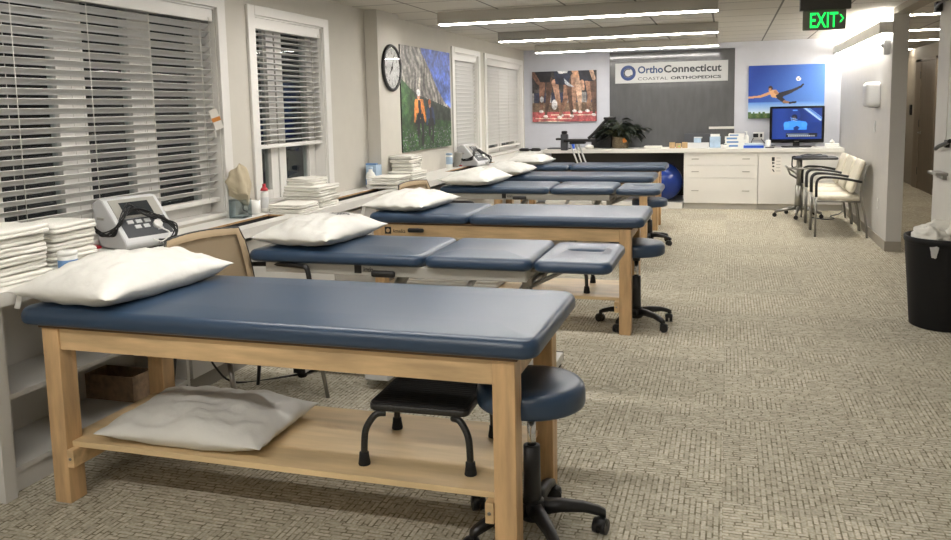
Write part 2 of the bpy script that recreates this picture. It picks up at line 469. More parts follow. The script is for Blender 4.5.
# dark glossy panel behind the sign (a recess finish of the back wall)
struct('trim_2', box(new(), -1.735, .085, YB-.012, YB, .866, 2.30, .002), 'alcove')

def window(n, y0, y1, panes, lower=None):
    root = bpy.data.objects.new('window_%d' % n, None); COL.objects.link(root); root['kind'] = 'structure'
    c = .085; ct = .065; z0, z1 = WZ0, WZ1
    bm = new()
    box(bm, XL, XL+.02, y0-c, y0, ZC, z1+ct, .003); box(bm, XL, XL+.02, y1, y1+c, ZC, z1+ct, .003); box(bm, XL, XL+.022, y0, y1, z1, z1+ct, .003)
    obj('casing', bm, 'white_trim', root)
    xf = XL-.12
    bm = new()
    box(bm, xf, XL, y0, y0+.012, z0, z1); box(bm, xf, XL, y1-.012, y1, z0, z1); box(bm, xf, XL, y0, y1, z1-.012, z1)
    obj('jamb', bm, 'white_trim', root)
    obj('sill', box(new(), xf, XL+.012, y0, y1, z0-.004, z0+.02, .003), 'white_trim', root)
    for a, b in panes:
        bm = new(); t = .095
        box(bm, xf-.03, xf+.03, a, a+t, z0+.02, z1, .004); box(bm, xf-.03, xf+.03, b-t, b, z0+.02, z1, .004)
        box(bm, xf-.03, xf+.03, a+t, b-t, z0+.02, z0+.09, .004); box(bm, xf-.03, xf+.03, a+t, b-t, z1-.07, z1, .004)
        if lower: box(bm, xf-.03, xf+.032, a+t, b-t, lower-.03, lower+.03, .004)
        s = obj('sash', bm, 'white_trim', root)
        obj('pane', box(new(), xf-.006, xf+.004, a+t, b-t, z0+.09, z1-.07), 'glass', s)
    return root
window(1, *WINS[0], [(1.46, 2.28), (2.28, 2.84), (2.84, 3.40), (3.40, 3.93), (3.93, 4.51)])
window(2, *WINS[1], [(4.97, 5.36), (5.38, 5.93)])
window(3, *WINS[2], [(9.22, 9.70), (9.70, 10.17)])
window(4, *WINS[3], [(10.56, 11.5), (11.53, 12.47)])

def blind(y0, y1, zbot, tilt, label, pitch=.0465):
    x = XL-.045; zt = WZ1-.012; y0 += .02; y1 -= .02
    t = thing('venetian_blind', label, 'window blind', (x, (y0+y1)/2, zt), 0, 'white slatted blinds on the window wall')
    h = (y1-y0)/2
    obj('headrail', box(new(), -.03, .04, -h, h, -.075, -.001, .004), 'white_trim', t)
    bm = new(); z = -.105; n = 0
    dx, dz = .026*math.cos(tilt), -.026*math.sin(tilt)
    zb = zbot-zt
    while z > zb+.045:
        v = []
        for s, o_ in ((-1, 0), (-.5, .004), (.5, .004), (1, 0)):
            for e in (-h, h): v.append(bm.verts.new((dx*s+o_*math.sin(tilt), e, z+dz*s+o_*math.cos(tilt))))
        w = []
        for s, o_ in ((-1, 0), (-.5, .004), (.5, .004), (1, 0)):
            for e in (-h, h): w.append(bm.verts.new((dx*s+(o_-.003)*math.sin(tilt), e, z+dz*s+(o_-.003)*math.cos(tilt))))
        for k in range(3):
            bm.faces.new((v[2*k], v[2*k+1], v[2*k+3], v[2*k+2])); bm.faces.new((w[2*k], w[2*k+2], w[2*k+3], w[2*k+1]))
            bm.faces.new((v[2*k], v[2*k+2], w[2*k+2], w[2*k])); bm.faces.new((v[2*k+1], w[2*k+1], w[2*k+3], v[2*k+3]))
        bm.faces.new((v[0], w[0], w[1], v[1])); bm.faces.new((v[6], v[7], w[7], w[6]))
        z -= pitch; n += 1
    obj('slats', bm, 'blind', t)
    obj('bottom_rail', box(new(), -.026, .026, -h, h, zb, zb+.028, .005), 'white_trim', t)
    nl = max(2, int(round((y1-y0)/.45)))
    for k in range(nl):
        yy = -h+.12+(2*h-.24)*k/(nl-1)
        bm = new()
        for xx in (-.027, .028): tube(bm, [(xx, yy, -.08), (xx, yy, zb+.02)], .0018, 5)
        obj('ladder_cord', bm, 'cord', t)
    yy = h-.05
    bm = new(); tube(bm, [(.045, yy, -.05), (.047, yy, -.75)], .0022, 5); lathe(bm, [(.002, 0), (.007, -.01), (.008, -.04), (.003, -.045)], (.047, yy, -.75), 8)
    obj('pull_cord', bm, 'cord', t)
    return t
b1 = blind(*WINS[0], .945, R(-32), 'wide open-slatted white blind over the big window behind the electrotherapy unit')
bm = new(); box(bm, -.001, .001, -.02, .02, -.075, 0, 0); box(bm, -.0015, .0015, -.021, .021, -.045, -.03, 0, 1)
o = obj('warning_tag', bm, ['tag', 'orange'], b1); o.location = (.058, 1.44, -.62); o.rotation_euler = (R(18), 0, R(-50)); o.scale = (1, 1.25, 1.7); o['label'] = 'white and orange warning tag'
blind(*WINS[1], 1.25, R(-8), 'half-raised white blind on the narrow window above stacked towels', .039)
blind(*WINS[2], .93, R(-66), 'closed white blind on the window just past the mountain picture')
blind(*WINS[3], .93, R(-66), 'closed white blind on the window in the back corner')

# ---- window counter
SLOTS = [(2.95, 4.74), (5.52, 6.52), (8.3, 9.85)]
root = thing('worktop', 'long white worktop with slots running under the windows', 'worktop', (0, 0, 0))
bm = new(); zt, zb = ZC, ZC-.055; xs0, xs1 = -2.905, -2.765
box(bm, XL+.002, xs0, 1.0, YB-.005, zb, zt)
box(bm, xs1, XCF, 1.0, YB-.59, zb, zt)
box(bm, xs1, XCF-.06, YB-.59, YB-.005, zb, zt)
ya = 1.0
for a, b in SLOTS: box(bm, xs0, xs1, ya, a, zb, zt); ya = b
box(bm, xs0, xs1, ya, YB-.005, zb, zt)
obj('top_slab', bm, 'white_lam', root)
for a, b in SLOTS:
    bm = new(); box(bm, xs0-.001, xs0+.003, a, b, zt-.012, zt-.001); box(bm, xs0, xs1, b-.003, b+.001, zt-.012, zt-.001)
    o = obj('slot_edge', bm, 'pboard', root); o['label'] = 'raw particle board edge inside the slot'
    bm = new(); box(bm, xs0, xs1, a, b, zb-.03, zb-.002); box(bm, xs0-.001, xs0+.002, a, b, zb, zt-.0125); box(bm, xs0, xs1, b-.002, b+.001, zb, zt-.0125); o = obj('slot_void_shade', bm, 'void', root); o['label'] = 'dark slot interior'  # near-black sheets on slot floor and walls paint the shade of the open void

# units under the worktop: one open shelf unit near, plain panels further on
def shelf_unit(y0, y1, label):
    t = thing('shelf_unit', label, 'shelf unit', (XCF-.05, (y0+y1)/2, 0)); h = (y1-y0)/2; d = .34; zt = ZC-.056
    bm = new(); tk = .022
    for yy in (-h, h-tk): box(bm, -d, 0, yy, yy+tk, 0, zt, .001)
    box(bm, -d, -.001, -h+tk, h-tk, .085, .107); box(bm, -d, -d+.01, -h+tk, h-tk, 0, zt); box(bm, -.03, -.012, -h+tk, h-tk, 0, .085)
    box(bm, -d, -.001, -h+tk, h-tk, zt-.022, zt)
    obj('carcass', bm, 'shelf_white', t)
    for z in (.385,): obj('shelf', box(new(), -d+.01, -.006, -h+tk, h-tk, z, z+.022, .001), 'shelf_white', t)
    return t
shelf_unit(2.44, 3.58, 'open white shelf unit behind the nearest table, holding a dark box')
t = shelf_unit(1.1, 2.36, 'white shelf unit end at the left edge below the towels')
for a, b, lab in ((3.62, 5.3, 'plain white panel below the worktop beside the tan mesh chair'), (5.32, 7.9, 'plain white panel below the worktop behind the third table'), (7.92, 12.0, 'plain white panel below the worktop behind the farthest tables')):
    bm = new(); box(bm, XCF-.34, XCF-.06, a, b, .09, ZC-.09, .002)
    t = thing('radiator_cover', lab, 'panel')
    obj('panel', bm, 'shelf_white', t); obj('plinth', box(new(), XCF-.34, XCF-.08, a, b, 0, .09), mat('grey_plinth', (140, 136, 128), .6), t)
# upright support post for worktop's near end
o = tag(obj('support_panel', box(new(), XCF-.10, XCF-.02, 2.372, 2.43, 0, ZC-.056, .002), 'shelf_white'), 'white upright panel carrying the worktop edge by the nearest table leg', 'panel')

# dark box on the shelf
t = thing('storage_box', 'black-lined brown box on the shelf behind the nearest table', 'box', (-2.78, 3.09, .107+.0))
bm = new(); w, d, h, tk = .075, .142, .125, .006
t.location = (-2.896, 3.275, .108)
for a in (-1, 1):
    box(bm, min(a*d, a*(d-tk)), max(a*d, a*(d-tk)), -w, w, 0, h); box(bm, -d+tk, d-tk, min(a*w, a*(w-tk)), max(a*w, a*(w-tk)), 0, h)
box(bm, -d+tk, d-tk, -w+tk, w-tk, 0, tk); obj('box_shell', bm, 'brownbox', t)
obj('lining', box(new(), -d+tk+.001, d-tk-.001, -w+tk+.001, w-tk-.001, .007, .012), 'black', t)

# ------------------------------------------------------------------ ceiling lights
def linlight(y, label, x0=-2.60, x1=-.11, z1=CE-.001):
    t = thing('linear_light', label, 'ceiling light', ((x0+x1)/2, y, CE), 0, 'linear ceiling lights'); h = (x1-x0)/2
    obj('housing', box(new(), -h, h, -.055, .055, -.106, -.001, .002), 'fixture', t)
    obj('diffuser', box(new(), -h+.01, h-.005, -.044, .044, -.1125, -.1055, .002), 'led', t)
    return t
linlight(7.32, 'nearest visible bright linear ceiling light, above the tables', -2.575, -.09)
linlight(9.52, 'middle bright linear ceiling light of the three in view', -2.605, -.115)
linlight(11.72, 'farthest bright linear ceiling light, close to the sign wall', -2.665, -.14)
linlight(5.12, 'linear ceiling light overhead of the second table, above the frame')
linlight(2.92, 'linear ceiling light overhead of the nearest table, above the frame')
linlight(.72, 'linear ceiling light overhead beside the photographer, out of frame')
linlight(-1.48, 'linear ceiling light behind the photographer, out of frame')
# cove along right wall
t = thing('cove_light', 'long white wall light casting bright glow up the right wall', 'wall light', (XR-.055, 10.8, 2.2))
obj('fascia', box(new(), -.065, .052, -1.86, 1.86, -.05, .06, .002), 'white_trim', t)
obj('upper_strip', box(new(), -.03, .045, -1.8, 1.8, .0605, .072, .002), 'cove', t)
obj('lower_strip', box(new(), -.03, .045, -1.8, 1.8, -.062, -.0505, .002), 'cove', t)
# hall strips
for i, y in enumerate((9.75, 11.9, 13.9, 16.3)):
    o = tag(obj('hall_light', box(new(), XH+.15, XC-.02, y-.014, y+.014, CE-.009, CE-.0005, .002), 'hallled'),
            ['nearest', 'second', 'third', 'farthest'][i]+' bright strip light across the hallway ceiling', 'ceiling light', 'hallway strip lights')

# ------------------------------------------------------------------ treatment tables
def legbox(bm, x, y, w, d, z0, z1, bev=.004): return box(bm, x-w/2, x+w/2, y-d/2, y+d/2, z0, z1, bev)

def wood_table(label, xl, xr, yf, yb, zt, cuts, ov=(.07, .095, .04), shelf=True, knob=False, logo=False, group='wooden treatment tables'):
    """xl..xr, yf..yb = outside of legs; zt = top of cushion"""
    cx, cy = (xl+xr)/2, (yf+yb)/2; hx, hy = (xr-xl)/2, (yb-yf)/2
    t = thing('treatment_table', label, 'treatment table', (cx, cy, 0), 0, group)
    ct = .068; zc = zt-ct-.002; zr = zc-.012; lw, ld = .076, .085
    for sx in (-1, 1):
        for sy in (-1, 1):
            obj('leg', legbox(new(), sx*(hx-lw/2), sy*(hy-ld/2), lw, ld, 0, zr), 'woodv', t)
        xi = sx*(hx-lw-.001); bm = new()
        box(bm, min(xi, xi-sx*.03), max(xi, xi-sx*.03), -hy-.004, hy+.004, .15, .222, .003)
        st = obj('end_stretcher', bm, 'wood', t)
        bm = new()
        for yy in (-hy-.004,): lathe(bm, [(.006, 0), (.006, -.003), (.003, -.004)], (xi-sx*.015, yy, .186), 10, axis='y')
        obj('bolt', bm, 'steel', st)
        bm = new(); xo = sx*(hx-.012); box(bm, min(xo, xo-sx*.025), max(xo, xo-sx*.025), -hy+ld, hy-ld, zr-.085, zr, .002)
        obj('end_rail', bm, 'wood', t)
    for sy in (-1, 1):
        bm = new(); yy = sy*(hy-.008); box(bm, -hx+lw, hx-lw, min(yy, yy-sy*.024), max(yy, yy-sy*.024), zr-.085, zr, .002)
        fr = obj('front_rail' if sy < 0 else 'rear_rail', bm, 'wood', t)
        if sy < 0 and logo:
            bm = new(); box(bm, -hx+lw+.010, -hx+lw+.058, -hy+.0045, -hy+.0075, zr-.07, zr-.02, .001)
            o = obj('logo_plate', bm, 'black', fr)
            lathe(bm := new(), [(.014, 0), (.014, -.0015), (.010, -.0016), (.010, -.0005)], (-hx+lw+.034, -hy+.0045, zr-.045), 16, axis='y'); obj('logo_ring', bm, 'wood', fr)
            text('logo_lettering', 'Armedica', 'black', fr, -hx+lw+.07, -hx+lw+.165, zr-.062, zr-.035, -hy+.0075, .01, .001)
        if sy < 0 and knob:
            xk = -hx+.335; bm = new()
            lathe(bm, [(.012, 0), (.012, -.03)], (xk, -hy+.008, zr-.035), 12, axis='y')
            box(bm, xk-.06, xk+.06, -hy-.045, -hy-.02, zr-.05, zr-.02, .011)
            obj('knob', bm, 'black', t)
    obj('deck', box(new(), -hx-.01, hx+.01, -hy-.005, hy+.005, zr, zc, .002), mat('dark_deck', (90, 66, 42), .6) if 'dark_deck' not in bpy.data.materials else bpy.data.materials['dark_deck'], t)
    if shelf: obj('lower_shelf', box(new(), -hx+.02, hx-.06, -hy+.03, hy-.05, .2225, .2445, .002), 'shelfwood', t)
    xs = [-hx-ov[0]]+[c-cx for c in cuts]+[hx+ov[1]]
    for a, b in zip(xs, xs[1:]):
        g = .003; bm = new()
        loft(bm, ((a+b)/2, 0, zc+.001), (b-a)/2-g, hy+ov[2], .06, cushion_prof(ct))
        obj('cushion', bm, 'vinyl', t)
    return t

T1 = wood_table('nearest wooden treatment table with one long blue cushion, pillows above and below', -2.505, -.635, 2.44, 3.10, .785, [], ov=(.09, .083, .04))
T3 = wood_table('wooden table with two-section blue cushion and stool under its right end, third from front', -2.40, -.590, 5.30, 5.93, .785, [-1.69], ov=(.03, .09, .04), knob=True, logo=True)
T5 = wood_table('wooden treatment table with single blue cushion, second from the back', -2.46, -.80, 8.66, 9.25, .765, [], ov=(.06, .075, .03))
T6 = wood_table('farthest treatment table, two-section blue cushion on wooden legs, before the plant', -2.48, -.79, 9.95, 10.5, .785, [-1.86], ov=(.06, .095, .03))

def hilo_table(label, x0, x1, x2, x3, x4, x5, yf, yb, zt, lower=.0, logo=True):
    """sections x0-x1, x2-x3 and face section x4-x5"""
    cx, cy = (x0+x3)/2, (yf+yb)/2; hy = (yb-yf)/2
    t = thing('treatment_table', label, 'treatment table', (cx, cy, 0), 0, 'adjustable treatment tables')
    ct = .062; zc = zt-ct
    L = lambda x: x-cx
    for a, b, n in ((x0, x1, 'leg_cushion'), (x2, x3, 'seat_cushion')):
        bm = new(); loft(bm, (L((a+b)/2), 0, zc), (b-a)/2, hy, .055, cushion_prof(ct, crown=.014)); obj(n, bm, 'vinyl', t)
    bm = new(); zf = -.004
    hxf = (x5-x4)/2
    p = cushion_prof(.058)[:-1]
    loft(bm, (L((x4+x5)/2), 0, zc+zf), hxf, hy-.01, .06, p, hole=(.015, .06, .085, .028, [(.02, .0575), (.008, .052), (.0, .04), (0, .0)]))
    obj('face_cushion', bm, 'vinyl', t)
    # upper frame
    bm = new(); zr0, zr1 = zc-.056, zc-.001
    for sy in (-1, 1):
        yy = sy*(hy-.03); box(bm, L(x0)+.10, L(x3)-.03, min(yy, yy-sy*.04), max(yy, yy-sy*.04), zr0, zr1, .003)
    for xx in (L(x0)+.10, L(x1)-.06, L(x3)-.07): box(bm, xx, xx+.04, -hy+.07, hy-.07, zr0+.004, zr1-.004, .003)
    up = obj('upper_frame', bm, 'greymetal', t)
    if logo:
        obj('logo_plate', box(new(), L(x0)+.62, L(x0)+.66, -hy+.028, -hy+.030, zr0+.012, zr0+.055, .0005), 'black', up)
        text('logo_lettering', 'Armedica', 'black', up, L(x0)+.67, L(x0)+.725, zr0+.02, zr0+.048, -hy+.0295, .01, .001)
    xk = L(x0)+.80; bm = new(); lathe(bm, [(.012, 0), (.012, -.03)], (xk, -hy+.03, zr0+.02), 12, axis='y'); box(bm, xk-.065, xk+.065, -hy-.03, -hy-.002, zr0+.005, zr0+.04, .012)
    obj('knob', bm, 'black', t)
    # face section linkage
    bm = new()
    for sy in (-1, 1):
        y = sy*(hy-.14); tube(bm, [(L(x3)-.05, y, zr0-.05), (L(x4)+.14, y, zc+zf-.004)], .011, 8); box(bm, L(x4)-.07, L(x5)-.05, y-.012, y+.012, zc+zf-.02, zc+zf-.001, .002)
    tube(bm, [(L(x3)-.05, -hy+.12, zr0-.05), (L(x3)-.05, hy-.12, zr0-.05)], .012, 8)
    for sy in (-1, 1): box(bm, L(x3)-.075, L(x3)-.025, sy*(hy-.14)-.01, sy*(hy-.14)+.01, zr0-.075, zr0+.01, .004)
    obj('face_linkage', bm, 'steel', t)
    # base
    bm = new()
    yo = .2
    for sy in (-1, 1): box(bm, L(x0)+.14, L(x3)-.04, yo+sy*.14-.03, yo+sy*.14+.03, .03, .085, .004)
    for xx in (L(x0)+.15, L(x3)-.04): box(bm, xx-.035, xx+.035, yo-.27, yo+.30, .03, .08, .004)
    base = obj('base_frame', bm, 'white_trim', t)
    for xx in (L(x0)+.15, L(x3)-.04):
        for yy in (yo-.24, yo+.27): lathe(bm := new(), [(.022, 0), (.026, .004), (.026, .02), (.012, .03)], (xx, yy, 0), 14); obj('foot_pad', bm, 'rubber', base)
        for yy in (yo-.272, yo+.302): obj('end_cap', box(new(), xx-.036, xx+.036, yy-.006, yy+.006, .029, .082, .003), 'black', base)
    for sy in (-1, 1):
        for q in (0, 1):
            bm = new(); xa = L(x0)+.42+q*.72; tube(bm, [(xa, yo+sy*.12, .085), (xa+.36, yo+sy*.02-.1, zr0)], .022, 8); obj('lift_arm', bm, 'greymetal', t)
    bm = new(); tube(bm, [(L(x0)+.7, 0, .11), (L(x0)+1.0, 0, .36)], .035, 12); tube(bm, [(L(x0)+1.0, 0, .36), (L(x0)+1.22, 0, zr0)], .016, 10)
    box(bm, L(x0)+.6, L(x0)+.74, -.17, .17, .06, .14, .006)
    obj('lift_motor', bm, 'ltgrey', t)
    return t
T2 = hilo_table('second table from the front, three blue sections on grey frame with face slot', -2.455, -1.458, -1.448, -.895, -.89, -.512, 3.77, 4.40, .775)
T4 = hilo_table('grey framed three-section table with face slot, between the two wooden tables further back', -2.64, -1.575, -1.562, -.982, -.962, -.565, 7.36, 8.02, .765)

# ------------------------------------------------------------------ pillows
def pillow_bm(lx, ly, h, seed, n=44):
    bm = new(); rs = random.Random(seed)
    off = Vector((seed*3.1, seed*1.7, 0))
    def P(u, v, s):
        pin = 1-.055*(1-v*v) if False else 1
        x = u*lx/2*(1-.05*(1-u*u)*0-.045*(1-v*v)*abs(u)**3); y = v*ly/2*(1-.045*(1-u*u)*abs(v)**3)
        e = max(0, (1-abs(u)**2.6))**.62*max(0, (1-abs(v)**2.6))**.62
        edge = (1-e)
        w = noise.noise(Vector((u*2.2, v*2.2, seed))+off)*.26+noise.noise(Vector((u*5, v*5, seed*2))+off)*.15
        k = abs(noise.noise(Vector((u*3.4+v, v*3.4-u, seed*5))+off)); w += -.13*max(0, 1-k*5)
        w += noise.noise(Vector((u*9+v*3, v*8, seed*4)))*.06*(1-e*.4)
        z = e*h*.66*(1+w*(1 if s > 0 else .25))
        if s < 0: z = -min(z*.9, h*.30)
        z += edge*.010*noise.noise(Vector((u*4, v*4, 9+seed)))
        return (x, y, z)
    top = [[None]*(n+1) for _ in range(n+1)]; bot = [[None]*(n+1) for _ in range(n+1)]
    for i in range(n+1):
        for j in range(n+1):
            u = math.sin((i/n-.5)*PI); v = math.sin((j/n-.5)*PI)
            top[i][j] = bm.verts.new(P(u, v, 1))
            bot[i][j] = top[i][j] if i in (0, n) or j in (0, n) else bm.verts.new(P(u, v, -1))
    for i in range(n):
        for j in range(n):
            for g, fl in ((top, 0), (bot, 1)):
                q = [g[i][j], g[i+1][j], g[i+1][j+1], g[i][j+1]]
                f = bm.faces.new(q[::-1] if fl else q); f.smooth = True
    return bm
def pillow(label, x, y, z, lx, ly, h, rz, seed, tilt=(0, 0), tagat=None, printed=False):
    bm = pillow_bm(lx, ly, h, seed)
    zmin = min(v.co.z for v in bm.verts)
    t = thing('pillow', label, 'pillow', (x, y, z), rz, 'white pillows on the treatment tables')
    o = obj('pillow_body', bm, 'pillow', t)
    o.rotation_euler = (tilt[0], tilt[1], 0); 
    mz = min((o.rotation_euler.to_matrix() @ v.co).z for v in o.data.vertices); o.location = (0, 0, -mz+.001)
    # open end flap
    if tagat:
        bm = new(); a, b = tagat
        P0 = Vector((a, b, -mz+.005)); 
        pts = [(0, 0, 0), (-.008, -.02, -.01), (-.012, -.028, -.045), (-.02, -.034, -.082)]
        va = []
        for q in pts:
            va.append([bm.verts.new(P0+Vector(q)+Vector((s*.015, 0, d))) for d in (0,) for s in (-1, 1)]+[bm.verts.new(P0+Vector(q)+Vector((s*.015, .003, 0))) for s in (1, -1)])
        for r1, r2 in zip(va, va[1:]):
            for k in range(4): bm.faces.new((r1[k], r1[(k+1) % 4], r2[(k+1) % 4], r2[k]))
        bm.faces.new(va[0][::-1]); bm.faces.new(va[-1])
        obj('hanging_tab', bm, 'pillow', t)
    if printed:
        bm = new(); rr = []
        ux0, ux1, vy0, vy1 = printed
        me = o.data
        rot = o.rotation_euler.to_matrix()
        for k in range(7):
            for row in range(2):
                x0 = ux0+(ux1-ux0)*k/7; y0 = vy0+(vy1-vy0)*row/2
                q = []
                for xx, yy in ((x0, y0), (x0+(ux1-ux0)/9, y0), (x0+(ux1-ux0)/9, y0+(vy1-vy0)/3.4), (x0, y0+(vy1-vy0)/3.4)):
                    hit, loc, nrm, _ = o.ray_cast(Vector((xx, yy, 1)), Vector((0, 0, -1)))
                    q.append(rot @ (loc+Vector((0, 0, .002)))+o.location if hit else Vector((xx, yy, .1)))
                A = [bm.verts.new(p) for p in q]; bm.faces.new(A)
        o2 = obj('printed_mark', bm, 'darkgrey', t)
    return t
pillow('white pillow on the left end of the nearest table top', -2.36, 2.76, .790, .50, .74, .155, R(-4), 1, tagat=(-.24, -.28))
pillow('white pillow lying on the lower shelf of the nearest table', -1.965, 2.71, .2455, .71, .49, .14, R(2), 2)
pillow('white pillow on the left end of the grey framed second table', -2.18, 4.12, .7905, .48, .68, .135, R(-5), 3, printed=(-.02, .10, .10, .17))
pillow('white pillow with hanging strip on the wooden third table', -2.22, 5.62, .790, .48, .70, .125, R(-5), 4, tagat=(-.235, -.27))
pillow('white pillow on the grey framed table, nearer of two overlapping in view', -2.34, 7.64, .7805, .51, .70, .14, R(-5), 5)
pillow('white pillow on the second table from the back, partly behind another pillow', -2.36, 8.85, .771, .53, .64, .13, R(-4), 6)
pillow('white pillow on the farthest table below the back corner window', -2.40, 10.2, .790, .50, .60, .13, R(-5), 8)
# folded white sheet on T3 shelf
bm = new(); loft(bm, (0, 0, 0), .40, .17, .04, [(.01, 0), (0, .01), (.002, .022), (.008, .025), (.001, .029), (0, .045), (.012, .055), (.08, .058)])
o = tag(obj('folded_sheet', bm, 'pillow'), 'folded white sheet on the lower shelf of the wooden third table', 'sheet'); o.location = (-1.92, 5.6, .2455)

# ------------------------------------------------------------------ stools
def stool(label, x, y, ztop, rz):
    t = thing('rolling_stool', label, 'stool', (x, y, 0), rz, 'round rolling stools')
    r = .19; th = .085; zb = ztop-th
    bm = new(); prof = [(.03, 0), (r-.012, 0), (r-.003, .006), (r, .018), (r, th-.035), (r-.004, th-.018), (r-.014, th-.006), (r-.03, th-.001), (r-.07, th+.002), (.02, th+.004)]
    lathe(bm, prof, (0, 0, zb), 40); obj('seat', bm, 'vinyl', t)
    bm = new(); lathe(bm, [(.10, -.012), (.10, -.001)], (0, 0, zb), 24); box(bm, -.13, -.05, -.006, .006, zb-.018, zb-.010, .002); lathe(bm, [(.024, -.05), (.03, -.012)], (0, 0, zb), 16)
    obj('seat_plate', bm, 'black', t)
    obj('gas_lift', lathe(new(), [(.0155, zb-.2), (.0155, zb-.04)], n=16), 'chrome', t)
    zc = zb-.155
    obj('column_cover', lathe(new(), [(.034, .09), (.032, .13), (.030, zc-.1), (.0295, zc), (.02, zc+.002)], n=20), 'black', t)
    bm = new(); lathe(bm, [(.03, .045), (.045, .055), (.05, .09), (.045, .115), (.033, .125)], n=20); hub = obj('hub', bm, 'black', t)
    for k in range(5):
        a = 2*PI*k/5; c, s = math.cos(a), math.sin(a); bm = new()
        rings = []
        for q, zz, w, hh in ((.03, .095, .026, .022), (.10, .10, .023, .018), (.18, .095, .02, .014), (.235, .08, .018, .013), (.258, .07, .016, .011)):
            rings.append(ring(bm, [(c*q-s*w, s*q+c*w, zz-hh), (c*q+s*w, s*q-c*w, zz-hh), (c*q+s*w*.7, s*q-c*w*.7, zz+hh), (c*q-s*w*.7, s*q+c*w*.7, zz+hh)]))
        for A, B in zip(rings, rings[1:]): bridge(bm, A, B)
        cap(bm, rings[0], True); cap(bm, rings[-1])
        arm = obj('base_arm', bm, 'black', t)
        bm = new(); px, py = c*.245, s*.245; da = a+1.1+k*.7; dc, ds = math.cos(da), math.sin(da)
        for sg in (-1, 1):
            cx, cy = px-dc*.012-ds*sg*.014, py-ds*.012+dc*sg*.014
            pts0 = ring(bm, [(cx+dc*.027*math.cos(q*2*PI/14)-ds*(-.010), cy+ds*.027*math.cos(q*2*PI/14)+dc*(-.010), .0275+.027*math.sin(q*2*PI/14)) for q in range(14)])
            pts1 = ring(bm, [(cx+dc*.027*math.cos(q*2*PI/14)-ds*(.010), cy+ds*.027*math.cos(q*2*PI/14)+dc*(.010), .0275+.027*math.sin(q*2*PI/14)) for q in range(14)])
            bridge(bm, pts0, pts1); cap(bm, pts0, True); cap(bm, pts1)
        tube(bm, [(px, py, .04), (px, py, .075)], .009, 8)
        lathe(bm, [(.012, .058), (.026, .05), (.028, .035), (.02, .03)], (px-dc*.012, py-ds*.012, 0), 12)
        obj('caster', bm, 'black', arm)
    return t
stool('round blue rolling stool tucked under the nearest table right end', -.645, 2.70, .560, R(14))
stool('round blue rolling stool under the right end of the wooden third table', -.585, 5.60, .580, R(31))
stool('farthest round blue rolling stool, mostly hidden behind the fourth table', -.80, 9.0, .500, R(-25))

# ------------------------------------------------------------------ step stools
def step_stool(label, x, y, z, rz):
    t = thing('step_stool', label, 'step stool', (x, y, z), rz, 'black step stools')
    w, d, h = .185, .15, .222
    bm = new(); loft(bm, (0, 0, h-.028), w, d, .03, [(.003, 0), (0, .003), (0, .02), (.003, .024)]); obj('platform_rim', bm, 'blackmetal', t)
    bm = new(); loft(bm, (0, 0, h-.004), w-.004, d-.004, .027, [(0, 0), (0, .004), (.003, .006)])
    for k in range(13):
        yy = -d+.03+k*(2*d-.06)/12; box(bm, -w+.02, w-.02, yy-.004, yy+.004, h+.002, h+.0035)
    obj('rubber_tread', bm, 'rubber', t)
    for sx in (-1, 1):
        for sy in (-1, 1):
            bm = new(); fx, fy = sx*(w+.012), sy*(d+.018)
            tube(bm, [(sx*(w-.06), sy*(d-.02), h-.04), (sx*(w-.03), sy*(d-.005), h-.042), (sx*(w-.004), sy*(d+.006), h-.075), (fx-sx*.004, fy-sy*.004, .11), (fx, fy, .03)], .0125, 10, 5)
            lg = obj('leg', bm, 'blackmetal', t)
            obj('rubber_foot', lathe(new(), [(.021, 0), (.022, .004), (.018, .03), (.017, .045), (.013, .047)], (fx, fy, 0), 14), 'rubber', lg)
    return t
step_stool('black step stool standing on the lower shelf of the nearest table', -1.035, 2.735, .2455, R(2))
step_stool('black step stool on the lower shelf of the wooden third table', -1.10, 5.58, .2455, R(2))

